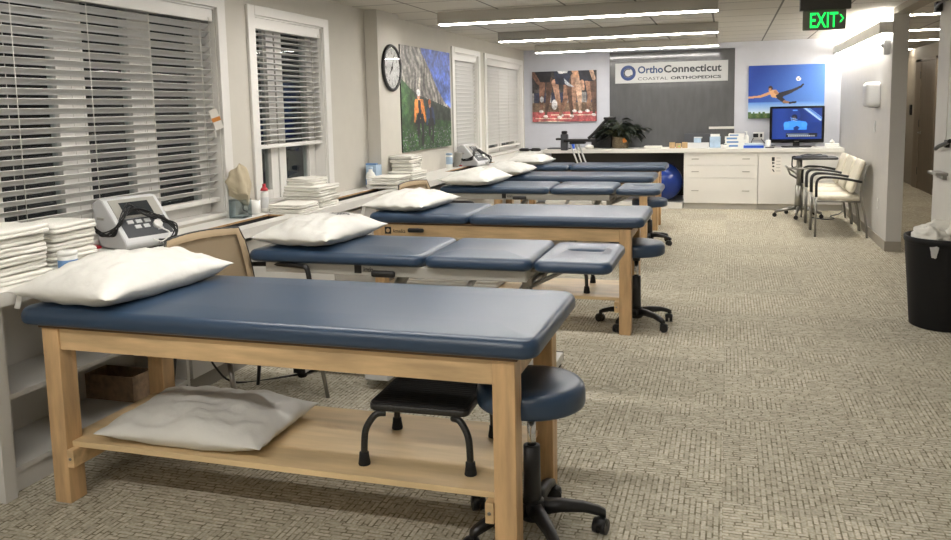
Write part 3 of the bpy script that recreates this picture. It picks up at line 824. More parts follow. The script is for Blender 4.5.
# ------------------------------------------------------------------ tan mesh chairs at the windows
def mesh_chair(label, x, y, rz):
    """faces +X"""
    t = thing('visitor_chair', label, 'chair', (x, y, 0), rz, 'tan mesh chairs by the window counter')
    W = .275
    bm = new(); loft(bm, (.02, 0, .43), .23, W-.02, .06, [(.02, 0), (0, .02), (.01, .045), (.06, .05)]); obj('seat', bm, 'tanpad', t)
    # back surface
    def bp(u, v): # u -1..1 across Y, v 0..1 up
        wv = W*(.93+.07*math.sin(v*PI)) if v < .85 else W*(.93+.07*math.sin(v*PI))*(1-.06*((v-.85)/.15)**2)
        return Vector((-.215-.10*v-.03*(1-u*u)*1.0, u*wv, .46+.43*v+.012*(1-u*u)*v))
    n = 16
    bm = new(); F = [[bm.verts.new(bp(-1+2*i/n, j/n)) for j in range(n+1)] for i in range(n+1)]
    B = [[bm.verts.new(bp(-1+2*i/n, j/n)+Vector((-.012, 0, 0))) for j in range(n+1)] for i in range(n+1)]
    for i in range(n):
        for j in range(n):
            bm.faces.new((F[i][j], F[i+1][j], F[i+1][j+1], F[i][j+1])).smooth = True; bm.faces.new((B[i][j], B[i][j+1], B[i+1][j+1], B[i+1][j])).smooth = True
    for i in range(n):
        bm.faces.new((F[i][0], B[i][0], B[i+1][0], F[i+1][0])); bm.faces.new((F[i][n], F[i+1][n], B[i+1][n], B[i][n]))
        bm.faces.new((F[0][i], F[0][i+1], B[0][i+1], B[0][i])); bm.faces.new((F[n][i], B[n][i], B[n][i+1], F[n][i+1]))
    obj('backrest', bm, 'tanmesh', t)
    bm = new(); n = 14
    f = [[bm.verts.new(bp((-1+2*i/n)*.84, .08+.84*j/n)+Vector((.004, 0, 0))) for j in range(n+1)] for i in range(n+1)]
    for i in range(n):
        for j in range(n): bm.faces.new((f[i][j], f[i+1][j], f[i+1][j+1], f[i][j+1])).smooth = True
    bmesh.ops.solidify(bm, geom=bm.faces[:], thickness=.003)
    obj('back_panel', bm, 'tanpad', t)
    pts = [bp(-1, 0)]+[bp(-1, v/6) for v in range(1, 7)]+[bp(u/5, 1) for u in range(-4, 5)]+[bp(1, v/6) for v in range(6, -1, -1)]
    bm = new(); tube(bm, [p+Vector((-.006, 0, 0)) for p in pts], .0065, 8); obj('back_frame', bm, 'black', t)
    for s in (-1, 1):
        y_ = s*(W+.02)
        bm = new(); tube(bm, [(-.28, y_, .685), (-.1, y_, .698), (.05, y_, .70), (.10, y_, .684), (.115, y_, .58), (.11, y_, .45)], .0135, 8, 5); obj('armrest', bm, 'black', t)
        bm = new(); tube(bm, [(.11, y_, .46), (.19, y_+s*.015, 0.0)], .014, 10, r2=.010); obj('leg', bm, 'steel', t)
        bm = new(); tube(bm, [(-.22, y_, .47), (-.30, y_+s*.01, 0.0)], .014, 10, r2=.010); obj('leg', bm, 'black', t)
    bm = new(); box(bm, -.2, .2, -W-.02, -W+.02, .415, .43, .002); box(bm, -.2, .2, W-.02, W+.02, .415, .43, .002); box(bm, .16, .2, -W, W, .41, .43, .002); obj('seat_frame', bm, 'black', t)
    return t
mesh_chair('tan mesh-back chair with black armrests between the nearest and second tables', -2.25, 3.50, R(-12))
mesh_chair('tan mesh-back chair top showing behind the pillow on the third table', -2.22, 6.40, R(-8))

# ------------------------------------------------------------------ cream armchairs on the right wall
def armchair_parts(t):
    """faces -X; origin at centre of footprint"""
    W = .265
    bm = new(); loft(bm, (-.02, 0, .405), .24, W-.02, .05, [(.02, 0), (0, .015), (0, .035), (.02, .052), (.09, .06)]); obj('seat', bm, 'beige_vinyl', t)
    bm = new()
    loft(bm, (0, 0, 0), .19, W-.015, .05, [(.012, 0), (0, .01), (0, .028), (.012, .04), (.06, .044)])
    mtx = Matrix.Translation((.18, 0, .66)) @ Matrix.Rotation(R(-72), 4, 'Y')
    bmesh.ops.transform(bm, matrix=mtx, verts=bm.verts[:]); obj('backrest', bm, 'beige_vinyl', t)
    for s in (-1, 1):
        y = s*W
        bm = new(); tube(bm, [(-.265, y, 0), (-.262, y, .45)], .0125, 10); obj('leg', bm, 'steel', t)
        bm = new(); tube(bm, [(.265, y, 0), (.235, y, .25), (.19, y, .46), (.22, y, .70), (.25, y, .80)], .0125, 10, 5); obj('leg', bm, 'steel', t)
        bm = new(); tube(bm, [(-.262, y, .45), (-.262, y, .60), (-.235, y, .652), (-.17, y, .668), (0, y, .655), (.20, y, .615)], .0145, 10, 5); obj('armrest', bm, 'black', t)
    bm = new(); tube(bm, [(-.25, -W, .40), (-.25, W, .40)], .01, 8); tube(bm, [(.2, -W, .40), (.2, W, .40)], .01, 8)
    for s in (-1, 1): tube(bm, [(-.262, s*W, .40), (.2, s*W, .40)], .01, 8)
    obj('seat_frame', bm, 'steel', t)
ac = thing('armchair', 'nearest cream armchair of the row along the right wall', 'chair', (1.21, 10.02, 0), 0, 'cream armchairs along the right wall')
armchair_parts(ac)
dup(ac, (1.205, 10.59, 0), 0, 'middle cream armchair of the row along the right wall')
dup(ac, (1.20, 11.16, 0), 0, 'cream armchair at the far end of the row, beside the rolling cart')

# ------------------------------------------------------------------ rolling cart
t = thing('rolling_cart', 'rolling stand with black top and grey star base by the white cabinets', 'rolling stand', (.90, 11.45, 0))
bm = new(); tube(bm, [(0, 0, .10), (0, 0, .42)], .055, 14, r2=.045); tube(bm, [(0, 0, .42), (0, 0, .76)], .035, 12); obj('column', bm, 'steel', t)
for k in range(5):
    a = 2*PI*k/5+R(188); c, s = math.cos(a), math.sin(a); bm = new()
    tube(bm, [(0, 0, .13), (c*.1, s*.1, .115), (c*.30, s*.30, .07)], .03, 8, r2=.018)
    arm = obj('base_arm', bm, 'steel', t)
    bm = new()
    lathe(bm, [(.026, -.018), (.028, 0), (.026, .018)], (c*.30, s*.30, .028), 12, axis='y'); tube(bm, [(c*.3, s*.3, .03), (c*.3, s*.3, .065)], .008, 6); obj('caster', bm, 'black', arm)
bm = new(); loft(bm, (.18, 0, .76), .27, .19, .05, [(.01, 0), (0, .008), (0, .022), (.008, .03)]); obj('tray_top', bm, 'black', t)
bm = new(); tube(bm, [(-.02, -.16, .76), (-.02, -.16, .66), (-.06, -.15, .64), (-.09, 0, .64), (-.06, .15, .64), (-.02, .16, .66), (-.02, .16, .76)], .010, 8, 4); obj('side_loop', bm, 'steel', t)
bm = new(); tube(bm, [(-.06, -.13, .80), (-.095, -.13, .79), (-.10, -.13, .68), (-.08, -.13, .66)], .009, 8, 4); obj('handle', bm, 'black', t)
bm = new(); tube(bm, [(-.16, -.18, .66), (-.05, -.2, .645), (.25, -.2, .66)], .012, 8); tube(bm, [(-.16, -.18, .66), (-.12, -.1, .57), (-.02, 0, .5)], .012, 8); tube(bm, [(-.16, .14, .66), (-.02, 0, .55)], .012, 8); tube(bm, [(-.16, -.18, .66), (-.16, .14, .66)], .012, 8); obj('folding_arm', bm, 'steel', t)
t = thing('flat_device', 'black flat device with cables lying on the rolling stand', 'device', (1.07, 11.42, .7915))
bm = new(); loft(bm, (0, 0, 0), .16, .12, .02, [(.004, 0), (0, .006), (0, .016), (.005, .02)]); obj('casing', bm, 'darkgrey', t)
bm = new(); tube(bm, [(-.15, -.05, .024), (-.08, .02, .03), (-.02, -.06, .027), (.06, .0, .03), (.1, .08, .024)], .006, 6, 5); obj('cable', bm, 'black', t)
# floor cable of the stand
bm = new(); tube(bm, [(1.02, 11.35, .012), (1.2, 11.2, .007), (1.32, 11.3, .007), (1.3, 11.55, .007), (1.42, 11.75, .007), (1.49, 11.9, .03)], .006, 6, 5)
tag(obj('power_cord', bm, 'darkgrey'), 'dark power cord curling on the carpet under the cream armchairs', 'cord')

# ------------------------------------------------------------------ back cabinets
YC = 12.12; BZ = .866
t = thing('worktop', 'white worktop along the back wall carrying the television and plant', 'worktop', (0, 0, 0))
obj('top_slab', box(new(), -2.66, XR-.004, YC-.02, YB-.013, BZ-.056, BZ, .003), 'white_lam', t)
# recess below
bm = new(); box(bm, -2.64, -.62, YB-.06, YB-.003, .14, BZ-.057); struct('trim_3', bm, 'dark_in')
bm = new(); box(bm, -2.64, -.615, YC+.02, YB-.06, 0, .085); struct('trim_4', bm, 'white_front')
def cabinet(label, x0, x1, name):
    t = thing(name, label, 'cabinet', ((x0+x1)/2, YC, 0)); h = (x1-x0)/2
    bm = new(); box(bm, -h, h, .021, YB-YC-.005, .085, BZ-.057, .001); obj('body', bm, 'white_front', t)
    obj('toe_kick', box(new(), -h, h, .05, .2, 0, .085), mat('toe_kick_grey', (196, 192, 183), .6) if 'toe_kick_grey' not in bpy.data.materials else bpy.data.materials['toe_kick_grey'], t)
    return t, h
def pull(parent, x, z):
    bm = new(); box(bm, x-.05, x+.05, -.026, -.018, z-.006, z+.006, .003)
    for s in (-1, 1): box(bm, x+s*.044-.004, x+s*.044+.004, -.02, .002, z-.004, z+.004)
    obj('handle', bm, 'nickel', parent)
t, h = cabinet('white cabinet of three wide drawers beside the blue ball', -.60, .41, 'drawer_cabinet')
for z0, z1 in ((.635, .805), (.452, .631), (.088, .448)):
    d = obj('drawer', box(new(), -h+.003, h-.003, 0, .02, z0, z1, .002), 'white_front', t)
    zz = z0+(z1-z0)*.5
    for s in (-1, 1): pull(d, s*(h-.16) if s < 0 else h-.16, zz)
t, h = cabinet('white door cabinet with taped instruction sheet, behind the rolling stand', .413, .93, 'door_cabinet')
obj('door', box(new(), -h+.003, h-.003, 0, .02, .088, .805, .002), 'white_front', t)
t, h = cabinet('white door cabinet in the back right corner behind the armchairs', .933, XR-.005, 'door_cabinet')
d = obj('door', box(new(), -h+.003, h-.003, 0, .02, .088, .805, .002), 'white_front', t)
pull(d, -h+.12, .76)
t = thing('instruction_sheet', 'small white sheet with black pictograms taped to the cabinet door', 'paper', (.65, YC-.002, .60))
obj('sheet', box(new(), -.07, .07, -.001, 0, -.10, .16), 'tag', t)
bm = new(); box(bm, -.06, -.022, -.0018, -.001, .09, .145); box(bm, -.055, -.04, -.0018, -.001, .045, .08); box(bm, -.037, -.025, -.0018, -.001, .05, .075); prism(bm, [(-.06, .02), (-.03, .03), (-.02, .01), (-.04, 0)], -.0018, -.001); prism(bm, [(-.055, -.03), (-.04, -.02), (-.02, -.06), (-.03, -.065)], -.0018, -.001)
for k in range(5): box(bm, .0, .055, -.0018, -.001, .13-k*.045, .134-k*.045)
obj('pictograms', bm, 'black', t)

# blue ball
o = tag(obj('exercise_ball', lathe(new(), [(.285*math.sin(PI*k/24), -.285*math.cos(PI*k/24)) for k in range(25)], n=40), 'ball'), 'shiny blue exercise ball in the dark recess beside the drawers', 'ball'); o.location = (-.905, 12.38, .3705)

# sign on the dark panel
t = thing('wall_sign', 'long white practice name sign on the charcoal panel', 'sign', (0, YB-.045, 0))
obj('sign_panel', box(new(), -1.645, -.01, 0, .008, 1.832, 2.13, .001), 'signwhite', t)
bm = new()
for x in (-1.55, -.1):
    for z in (1.86, 2.10): obj('standoff', lathe(new(), [(.008, .008), (.008, .032)], (x, 0, z), 10, axis='y'), 'nickel', t)
cx, cz = -1.452, 1.985
bm = new()
def arcband(bm, r0, r1, a0, a1, c, y0, y1, n=36):
    rs = []
    for k in range(n+1):
        a = R(a0+(a1-a0)*k/n); ca, sa = math.cos(a), math.sin(a)
        rs.append(ring(bm, [(c[0]+r0*ca, y0, c[1]+r0*sa), (c[0]+r1*ca, y0, c[1]+r1*sa), (c[0]+r1*ca, y1, c[1]+r1*sa), (c[0]+r0*ca, y1, c[1]+r0*sa)]))
    for A, B in zip(rs, rs[1:]): bridge(bm, A, B, 0, False)
    cap(bm, rs[0], True); cap(bm, rs[-1])
arcband(bm, .068, .114, 0, 359.9, (cx, cz), -.004, 0)
obj('logo_ring', bm, mat('logo_blue', (30, 56, 108), .4), t)
bm = new(); arcband(bm, .050, .066, 60, 330, (cx, cz), -.004, 0); obj('logo_inner_arc', bm, 'char', t)
text('sign_lettering', 'Ortho', 'navy', t, -1.307, -.937, 1.972, 2.082, 0, .026)
text('sign_lettering', 'Connecticut', 'char', t, -.925, -.10, 1.972, 2.085, 0, .026)
text('sign_lettering', 'COASTAL', 'char', t, -1.307, -.868, 1.872, 1.917, 0, .0)
text('sign_lettering', 'ORTHOPEDICS', 'char', t, -.825, -.105, 1.872, 1.917, 0, .03)

# ------------------------------------------------------------------ pictures
asp = 1.0
# runners
p = Paint(150, 116)
p.fill((46, 40, 40)); p.put(p.y > -1, lambda x, y, n: mixc((38, 34, 36), (92, 84, 82), (n*.5+.6*np.sin(x*19)**2*(y > .35))))
p.put((p.y > .42) & (p.y < .62), lambda x, y, n: mixc((32, 38, 70), (150, 146, 140), (np.sin(x*23+2) > .55)*.8+n*.2))
p.put((p.y > .62) & (p.y < .82), lambda x, y, n: mixc((96, 70, 50), (130, 104, 78), n))
p.put(p.y > .80, lambda x, y, n: mixc((176, 62, 66), (196, 84, 84), n))
for x0, x1, yy in ((.05, .62, .93), (.3, .95, .86), (.1, .5, .985)): p.limb(x0, yy, x1, yy+.012, .006, .006, (216, 190, 160), .77)
SK = [(128, 84, 62), (178, 126, 96), (92, 62, 48), (206, 158, 124), (156, 106, 78)]
legs = [(.16, .20, .15, .52, .14, .78, 0), (.28, .18, .25, .55, .21, .88, 2), (.36, .22, .40, .52, .46, .86, 1), (.55, .24, .52, .58, .43, .90, 4), (.58, .22, .60, .55, .62, .88, 2), (.66, .12, .66, .45, .66, .78, 1), (.72, .20, .74, .52, .75, .80, 3), (.88, .22, .90, .50, .86, .78, 4), (.95, .25, .97, .60, .96, .86, 2)]
for x0, y0, x1, y1, x2, y2, k in legs:
    p.limb(x0, y0, x1, y1, .052, .036, SK[k], .77); p.limb(x1, y1, x2, y2, .038, .018, tuple(int(v*.86) for v in SK[k]), .77)
    p.ell(x2, y2+.01, .035, .028, (206, 200, 196), .3)
p.ell(.35, .66, .045, .10, (196, 194, 196)); p.ell(.15, .55, .03, .06, (180, 184, 190))
for x0, x1, y0, y1, c in ((.02, .30, .0, .22, (30, 28, 34)), (.34, .60, .0, .28, (34, 42, 66)), (.62, .80, .0, .14, (196, 138, 96)), (.72, .98, .0, .22, (28, 30, 44)), (.10, .30, .09, .2, (24, 24, 28))):
    p.poly([(x0, y0), (x1, y0), (x1-.02, y1), (x0+.03, y1*.9)], c)
p.poly([(.50, .14), (.56, .22), (.66, .32), (.58, .30), (.52, .26)], (170, 178, 190)); p.poly([(.40, .0), (.56, .0), (.55, .045), (.42, .05)], (210, 212, 214))
p.limb(.02, .05, .10, .22, .035, .03, SK[0], .77); p.limb(.78, .22, .80, .36, .03, .022, SK[1], .77); p.limb(.92, .0, .96, .16, .03, .03, SK[3], .77)
p.grain(.30, 2); p.a = p.a.mean(2, keepdims=True)*.30+p.a*.74
t = p.mesh('framed_picture', -.503, .503, -.39, .39, .03, ['print', 'black'])
tag(t, 'canvas print of runners legs on a red track, left of the sign', 'picture'); t.location = (-2.437, YB-.034, 1.66)

# soccer kick
p = Paint(150, 112)
p.put(p.y > -1, lambda x, y, n: mixc((22, 60, 150), (104, 156, 226), (x*.75+y*.35-.15+.05*n)))
p.put(p.y > .70, lambda x, y, n: mixc((90, 140, 214), (190, 206, 220), (y-.70)/.2+.1*n))
p.put(p.y > .90, lambda x, y, n: mixc((52, 84, 44), (120, 130, 80), n*(np.sin(x*60)*.5+.5)))
p.put((p.y > .875) & (p.y < .92) & (np.sin(p.x*95)+np.sin(p.x*41) > .3), (66, 96, 54))
sk = (196, 146, 104); dk = (36, 34, 42); b = .75
p.limb(.33, .50, .16, .585, .022, .016, sk, b); p.limb(.16, .585, .0, .60, .016, .012, sk, b)
p.poly([(.27, .47), (.37, .46), (.42, .55), (.39, .62), (.31, .60)], (206, 158, 112))
p.limb(.36, .50, .40, .56, .02, .014, (170, 120, 82), b)
p.ell(.295, .43, .030, .045, (58, 42, 34)); p.ell(.29, .455, .02, .028, (170, 122, 88))
p.poly([(.36, .57), (.44, .52), (.48, .58), (.42, .66)], dk)
p.limb(.43, .56, .56, .50, .035, .026, dk, b); p.limb(.56, .50, .70, .41, .024, .014, (46, 42, 46), b); p.limb(.69, .42, .72, .375, .012, .012, (24, 24, 26), b)
p.limb(.41, .60, .48, .69, .032, .024, dk, b); p.limb(.48, .69, .57, .715, .020, .012, (150, 108, 80), b); p.limb(.55, .715, .63, .70, .013, .013, (26, 26, 28), b)
p.ell(.66, .265, .031, .041, (226, 226, 222)); p.ell(.655, .275, .012, .015, (70, 74, 80)); p.ell(.675, .245, .008, .01, (90, 92, 98))
t = p.mesh('framed_picture', -.513, .513, -.38, .38, .03, ['print', mat('blue_canvas_edge', (120, 160, 214), .6)])
tag(t, 'canvas print of a soccer player kicking a ball, above the television', 'picture'); t.location = (.79, YB-.034, 1.652)

# mountain bikers
p = Paint(132, 104)
p.put(p.y > -1, lambda x, y, n: mixc((70, 92, 176), (96, 128, 204), y*1.1+.25*n))
ridge = [(-.1, -.1), (.34, -.1), (.40, .05), (.52, .17), (.60, .27), (.72, .40), (.86, .53), (1.1, .64), (1.1, 1.1), (-.1, 1.1)]
p.poly(ridge, lambda x, y, n: mixc((84, 82, 80), (190, 184, 174), .45+.22*np.sin((x*1.0-y*.22)*95+3*np.sin(y*13+x*7))+.2*np.sin(x*41-y*15+2*np.sin(y*17))+.35*(n-.5)))
p.poly([(-.1, .30), (.08, .36), (.30, .46), (.50, .50), (.72, .54), (1.1, .62), (1.1, 1.1), (-.1, 1.1)], lambda x, y, n: mixc((34, 44, 38), (74, 80, 70), .45+.4*np.sin(x*55)*np.sin(y*26+x*7)+.3*(n-.5)))
p.poly([(-.1, .26), (.10, .36), (.22, .44), (.30, .60), (.55, .70), (1.1, .74), (1.1, 1.1), (-.1, 1.1)], lambda x, y, n: mixc((30, 62, 34), (76, 108, 60), .45+.3*np.sin(x*40+y*17)*np.sin(y*35)+.5*(n-.5)))
p.put((p.y > .78) & (p.n > .93), (150, 140, 160))
a = .72
for q in (0, 1):
    x0, s, top = ((.31, 1.15, .45), (.53, .92, .54))[q]
    body = ((226, 136, 62), (52, 66, 104))[q]
    for dx in (0, .05*s):
        p.limb(x0-.005+dx, top+.36*s, x0+dx, top+.44*s, .010, .010, (26, 26, 26), a)
    p.ell(x0+.01, top+.385*s, .020*s, .085*s, (28, 28, 30)); p.ell(x0+.01, top+.385*s, .010*s, .07*s, (60, 80, 52))
    p.ell(x0+.07*s, top+.37*s, .018*s, .075*s, (30, 30, 32))
    p.limb(x0-.06*s, top+.235*s, x0+.10*s, top+.235*s, .012, .012, (30, 30, 30), a)
    p.poly([(x0-.045*s, top+.05*s), (x0+.06*s, top+.04*s), (x0+.09*s, top+.20*s), (x0-.02*s, top+.22*s)], body)
    p.limb(x0-.04*s, top+.07*s, x0-.065*s, top+.22*s, .022*s, .016*s, body, a); p.limb(x0+.065*s, top+.07*s, x0+.11*s, top+.22*s, .022*s, .016*s, body, a)
    p.poly([(x0-.005*s, top+.05*s), (x0+.035*s, top+.05*s), (x0+.05*s, top+.2*s), (x0, top+.2*s)], (40, 38, 40))
    p.limb(x0-.0*s, top+.2*s, x0-.01*s, top+.34*s, .028*s, .020*s, (30, 30, 34), a); p.limb(x0+.06*s, top+.2*s, x0+.07*s, top+.33*s, .026*s, .018*s, (30, 30, 34), a)
    p.ell(x0+.005, top+.015*s, .024*s, .036*s, (192, 146, 118)); p.ell(x0+.003, top-.012*s, .030*s, .030*s, ((226, 228, 230), (200, 110, 60))[q])
p.grain(.38, 5)
t = p.mesh('framed_picture', -.745, .745, -.525, .525, .03, ['print', 'black'])
tag(t, 'canvas print of two cyclists on a green mountain meadow, beside the clock', 'picture'); t.location = (XL+.034, 8.235, 1.61); t.rotation_euler = (0, 0, R(90))

# ------------------------------------------------------------------ television
t = thing('television', 'black television showing a blue-toned sports broadcast, on the back worktop', 'television', (.925, 12.42, BZ))
bm = new(); loft(bm, (0, 0, 0), .2, .11, .06, [(.006, 0), (0, .006), (0, .012), (.01, .018)]); box(bm, -.045, .045, -.015, .02, .015, .1, .006); obj('stand', bm, 'black', t)
box(bm := new(), -.36, .36, -.03, .04, .06, .575, .012); obj('bezel', bm, mat('gloss_black', (12, 12, 13), .12), t)
p = Paint(120, 72)
p.put(p.y > -1, lambda x, y, n: mixc((18, 42, 104), (28, 60, 140), .5+.4*np.sin(x*9)+.3*(n-.5)))
p.poly([(.62, .0), (.95, .40), (1.0, .38), (1.0, .30), (.75, .0)], (120, 160, 214)); p.limb(.66, .0, .98, .40, .008, .008, (190, 210, 240), .6); p.limb(.72, .0, 1.0, .34, .006, .006, (40, 80, 160), .6)
p.put((p.x > .68) & (p.y > .46), (24, 52, 122))
p.poly([(.24, .50), (.30, .43), (.42, .40), (.54, .40), (.66, .43), (.70, .52), (.70, .70), (.24, .70)], (60, 140, 236)); p.ell(.29, .53, .06, .10, (70, 150, 244)); p.ell(.65, .53, .06, .10, (70, 150, 244))
p.poly([(.43, .62), (.5, .56), (.56, .62), (.52, .70), (.44, .70)], (24, 50, 110))
p.ell(.465, .22, .10, .19, (24, 54, 128)); p.ell(.45, .30, .06, .11, (14, 26, 56)); p.ell(.445, .33, .035, .06, (96, 80, 70)); p.limb(.37, .31, .50, .36, .007, .007, (120, 160, 220), .6); p.limb(.38, .37, .50, .42, .007, .007, (120, 160, 220), .6); p.limb(.42, .06, .50, .06, .012, .012, (90, 140, 220), .6)
p.put((p.y > .80) & (p.y < .93) & (p.x > .28) & (p.x < .92), (16, 20, 34)); p.put((p.y > .83) & (p.y < .85) & (p.x > .30) & (p.x < .74), (170, 190, 220))
p.put((p.y > .875) & (p.y < .91) & (np.sin(p.x*150) > 0) & (p.x > .32) & (p.x < .86), (190, 196, 206))
s = p.mesh('screen', -.325, .325, .115, .545, 0, ['screen'], t); s.location = (0, -.0315, 0)
obj('badge', box(new(), -.03, .03, -.0315, -.0302, .082, .087), 'nickel', t)

# ------------------------------------------------------------------ plant
t = thing('potted_plant', 'dark leafy plant in a woven basket pot on the back worktop', 'plant', (-1.535, 12.38, BZ+.001))
bm = new(); lathe(bm, [(.10, 0), (.115, .01), (.125, .08), (.118, .16), (.125, .17), (.105, .165), (.10, .15)], n=24); pot = obj('pot', bm, 'basket', t)
obj('soil', lathe(new(), [(.10, .13), (.09, .155), (.01, .158)], n=20), 'soil', t)
rs = random.Random(11); bs = new(); bl = new()
for k in range(150):
    a = rs.uniform(0, 2*PI); el = rs.uniform(.3, 1.4); ln = rs.uniform(.17, .31)
    d = Vector((math.cos(a)*math.cos(el)*1.1, math.sin(a)*math.cos(el)*.7, math.sin(el)*.85))
    p0 = Vector((rs.uniform(-.05, .05), rs.uniform(-.05, .05), .155)); p1 = p0+d*ln
    tube(bs, [p0, p0+d*ln*.5+Vector((0, 0, .02)), p1], .0035, 5)
    side = d.cross(Vector((0, 0, 1))).normalized(); L_ = rs.uniform(.11, .19); w = rs.uniform(.026, .042)
    side = (side+Vector((0, 0, rs.uniform(-.5, .5)))).normalized()
    fw = (Vector((d.x, d.y*.5, 0)).normalized()*.8+Vector((rs.uniform(-.3, .3), rs.uniform(-.2, .2), rs.uniform(-.6, .4)))).normalized()
    rings = []
    for q in range(7):
        u = q/6; ww = w*math.sin(PI*min(1, u*.9+.08))**.8; c = p1+fw*L_*u+Vector((0, 0, -.06*u*u))
        c.y = max(-.25, min(.27, c.y)); c.z = max(.06, c.z)
        rings.append([bl.verts.new(c-side*ww+Vector((0, 0, .012))), bl.verts.new(c), bl.verts.new(c+side*ww+Vector((0, 0, .012)))])
    for A, B in zip(rings, rings[1:]):
        for q in (0, 1): bl.faces.new((A[q], A[q+1], B[q+1], B[q])).smooth = True
bmesh.ops.solidify(bl, geom=bl.faces[:], thickness=.0015)
obj('stems', bs, 'stem', t); obj('leaves', bl, 'leaf', t)
bm = new(); prism(bm, [(-.02, 0), (.03, .01), (.04, .06), (.0, .08), (-.03, .05)], -.004, 0); o = obj('tied_tag', bm, 'orange', pot); o.location = (.075, -.115, .085)

# ------------------------------------------------------------------ black arm device on aluminium legs
t = thing('traction_device', 'black angled arm device with aluminium legs left of the plant', 'exercise device', (-2.02, 11.55, 0))
bm = new()
box(bm, -.20, .26, -.09, .09, 1.005, 1.045, .008); box(bm, -.12, .1, -.07, .07, .975, 1.006, .008); box(bm, -.32, -.2, -.05, .05, 1.03, 1.06, .01); obj('platform', bm, 'black', t)
bm = new(); box(bm, -.25, -.15, -.05, .05, .885, 1.115, .012); obj('clamp_block', bm, 'darkgrey', t); box(bm := new(), -.235, -.165, -.055, .055, 1.116, 1.16, .012); obj('clamp_knob', bm, 'black', t)
bm = new(); tube(bm, [(.14, 0, 1.05), (.22, 0, 1.12), (.40, 0, 1.31), (.48, 0, 1.33)], .022, 8, 3); box(bm, .36, .52, -.05, .05, 1.31, 1.345, .01); obj('raised_arm', bm, 'black', t)
for sx, x0, yy in ((-1, -.08, -.06), (1, .04, -.06), (0, -.02, .1)):
    bm = new(); tube(bm, [(x0-.05, yy*.5, 1.02), (x0+.36 if sx else x0+.25, yy*2.2, 0.0)], .012, 8); obj('leg', bm, 'alu', t)
# ------------------------------------------------------------------ small items on the back worktop
Z = BZ+.001
def simple(name, label, cat, loc, parts, rz=0, group=None):
    """parts: list of (part name, material, builder)"""
    if len(parts) == 1:
        o = obj(name, parts[0][2], parts[0][1]); o.location = loc; o.rotation_euler[2] = rz; return tag(o, label, cat, group)
    t = thing(name, label, cat, loc, rz, group)
    for n_, m_, b_ in parts: obj(n_, b_, m_, t)
    return t
def bx(w, d, h, z=0, x=0, y=0, bev=.004): return box(new(), x-w/2, x+w/2, y-d/2, y+d/2, z, z+h, bev)
simple('black_case', 'black boxy case on the worktop left of the plant pot', 'case', (-1.84, 12.58, Z), [('case_body', 'black', bx(.30, .16, .17)), ('case_handle', 'black', bx(.10, .03, .02, .171))])
simple('crumpled_cloth', 'white crumpled cloth on the worktop before the black case', 'cloth', (-1.97, 12.2, Z), [('b', 'towel', lathe(new(), [(.05, 0), (.07, .015), (.06, .05), (.02, .065)], n=14))])
simple('spray_bottle', 'small blue bottle beside the black arm device', 'bottle', (-2.24, 12.30, Z), [('bottle_body', 'blue', lathe(new(), [(.03, 0), (.033, .01), (.03, .07), (.012, .09)], n=14)), ('bottle_cap', 'blue', lathe(new(), [(.014, .0905), (.014, .11)], n=12))])
def glasses():
    bm = new()
    for s in (-1, 1): loft(bm, (s*.09, 0, 0), .075, .05, .03, [(.01, 0), (0, .01), (0, .03), (.02, .045)])
    box(bm, -.03, .03, -.01, .01, .01, .03, .004); return bm
simple('goggles', 'black goggles lying in the back corner of the worktop', 'goggles', (-2.90, 12.30, ZC+.001), [('b', 'black', glasses())], R(0))
simple('tray', 'low dark tray at the left end of the back worktop', 'tray', (-2.42, 12.25, Z), [('b', 'darkgrey', bx(.36, .2, .018))])
simple('folded_cloth', 'white folded cloth on the worktop below the sign', 'cloth', (-1.06, 12.45, Z), [('b', 'towel', bx(.26, .14, .03, bev=.01))])
simple('tape_strip', 'thin white strip lying on the worktop right of the plant', 'strip', (-1.28, 12.25, Z), [('b', 'white', bx(.07, .04, .008, bev=.002))])
for i, x in enumerate((-.775, -.685, -.595)):
    nm = ['left of the three small tan blocks below the sign', 'middle tan block of three, with a green dot', 'right of the three small tan blocks below the sign'][i]
    pr = [('block_body', 'cone', bx(.078, .09, .085 if i != 1 else .07))]
    if i == 1: pr.append(('dot', 'green', lathe(new(), [(.009, 0), (.009, -.003)], (.01, -.045, .028), 12, axis='y')))
    simple('wood_block', nm, 'block', (x, 12.32, Z), pr, 0, 'small tan blocks')
simple('divider_panel', 'dark low panel standing against the charcoal wall behind boxes', 'panel', (-.42, 12.62, Z), [('panel_body', 'darkgrey', bx(.40, .03, .20)), ('label_strip', 'ltgrey', box(new(), -.06, .06, -.017, -.0155, .13, .15))])
simple('glove_box', 'long pale box in front of the dark low panel', 'box', (-.44, 12.36, Z), [('box_body', 'ltgrey', bx(.36, .12, .075)), ('side_label', 'blue', box(new(), -.181, -.165, -.061, -.0605, .004, .07))])
simple('tissue_box', 'pale blue box on the dark panel ledge, left of the two', 'box', (-.42, 12.36, Z+.0765), [('b', 'bluebox', bx(.10, .1, .065))])
simple('tissue_box', 'taller pale blue box standing right of the long pale box', 'box', (-.175, 12.42, Z), [('box_body', 'bluebox', bx(.15, .12, .16)), ('box_lid', 'white', bx(.13, .10, .035, .1605))])
simple('wire_basket', 'small white basket of odds and ends between blue boxes', 'basket', (-.04, 12.26, Z), [('basket_body', 'white', lathe(new(), [(.05, 0), (.062, .05), (.058, .05), (.046, .006)], n=16)), ('bits', 'darkgrey', bx(.05, .04, .045, .01))])
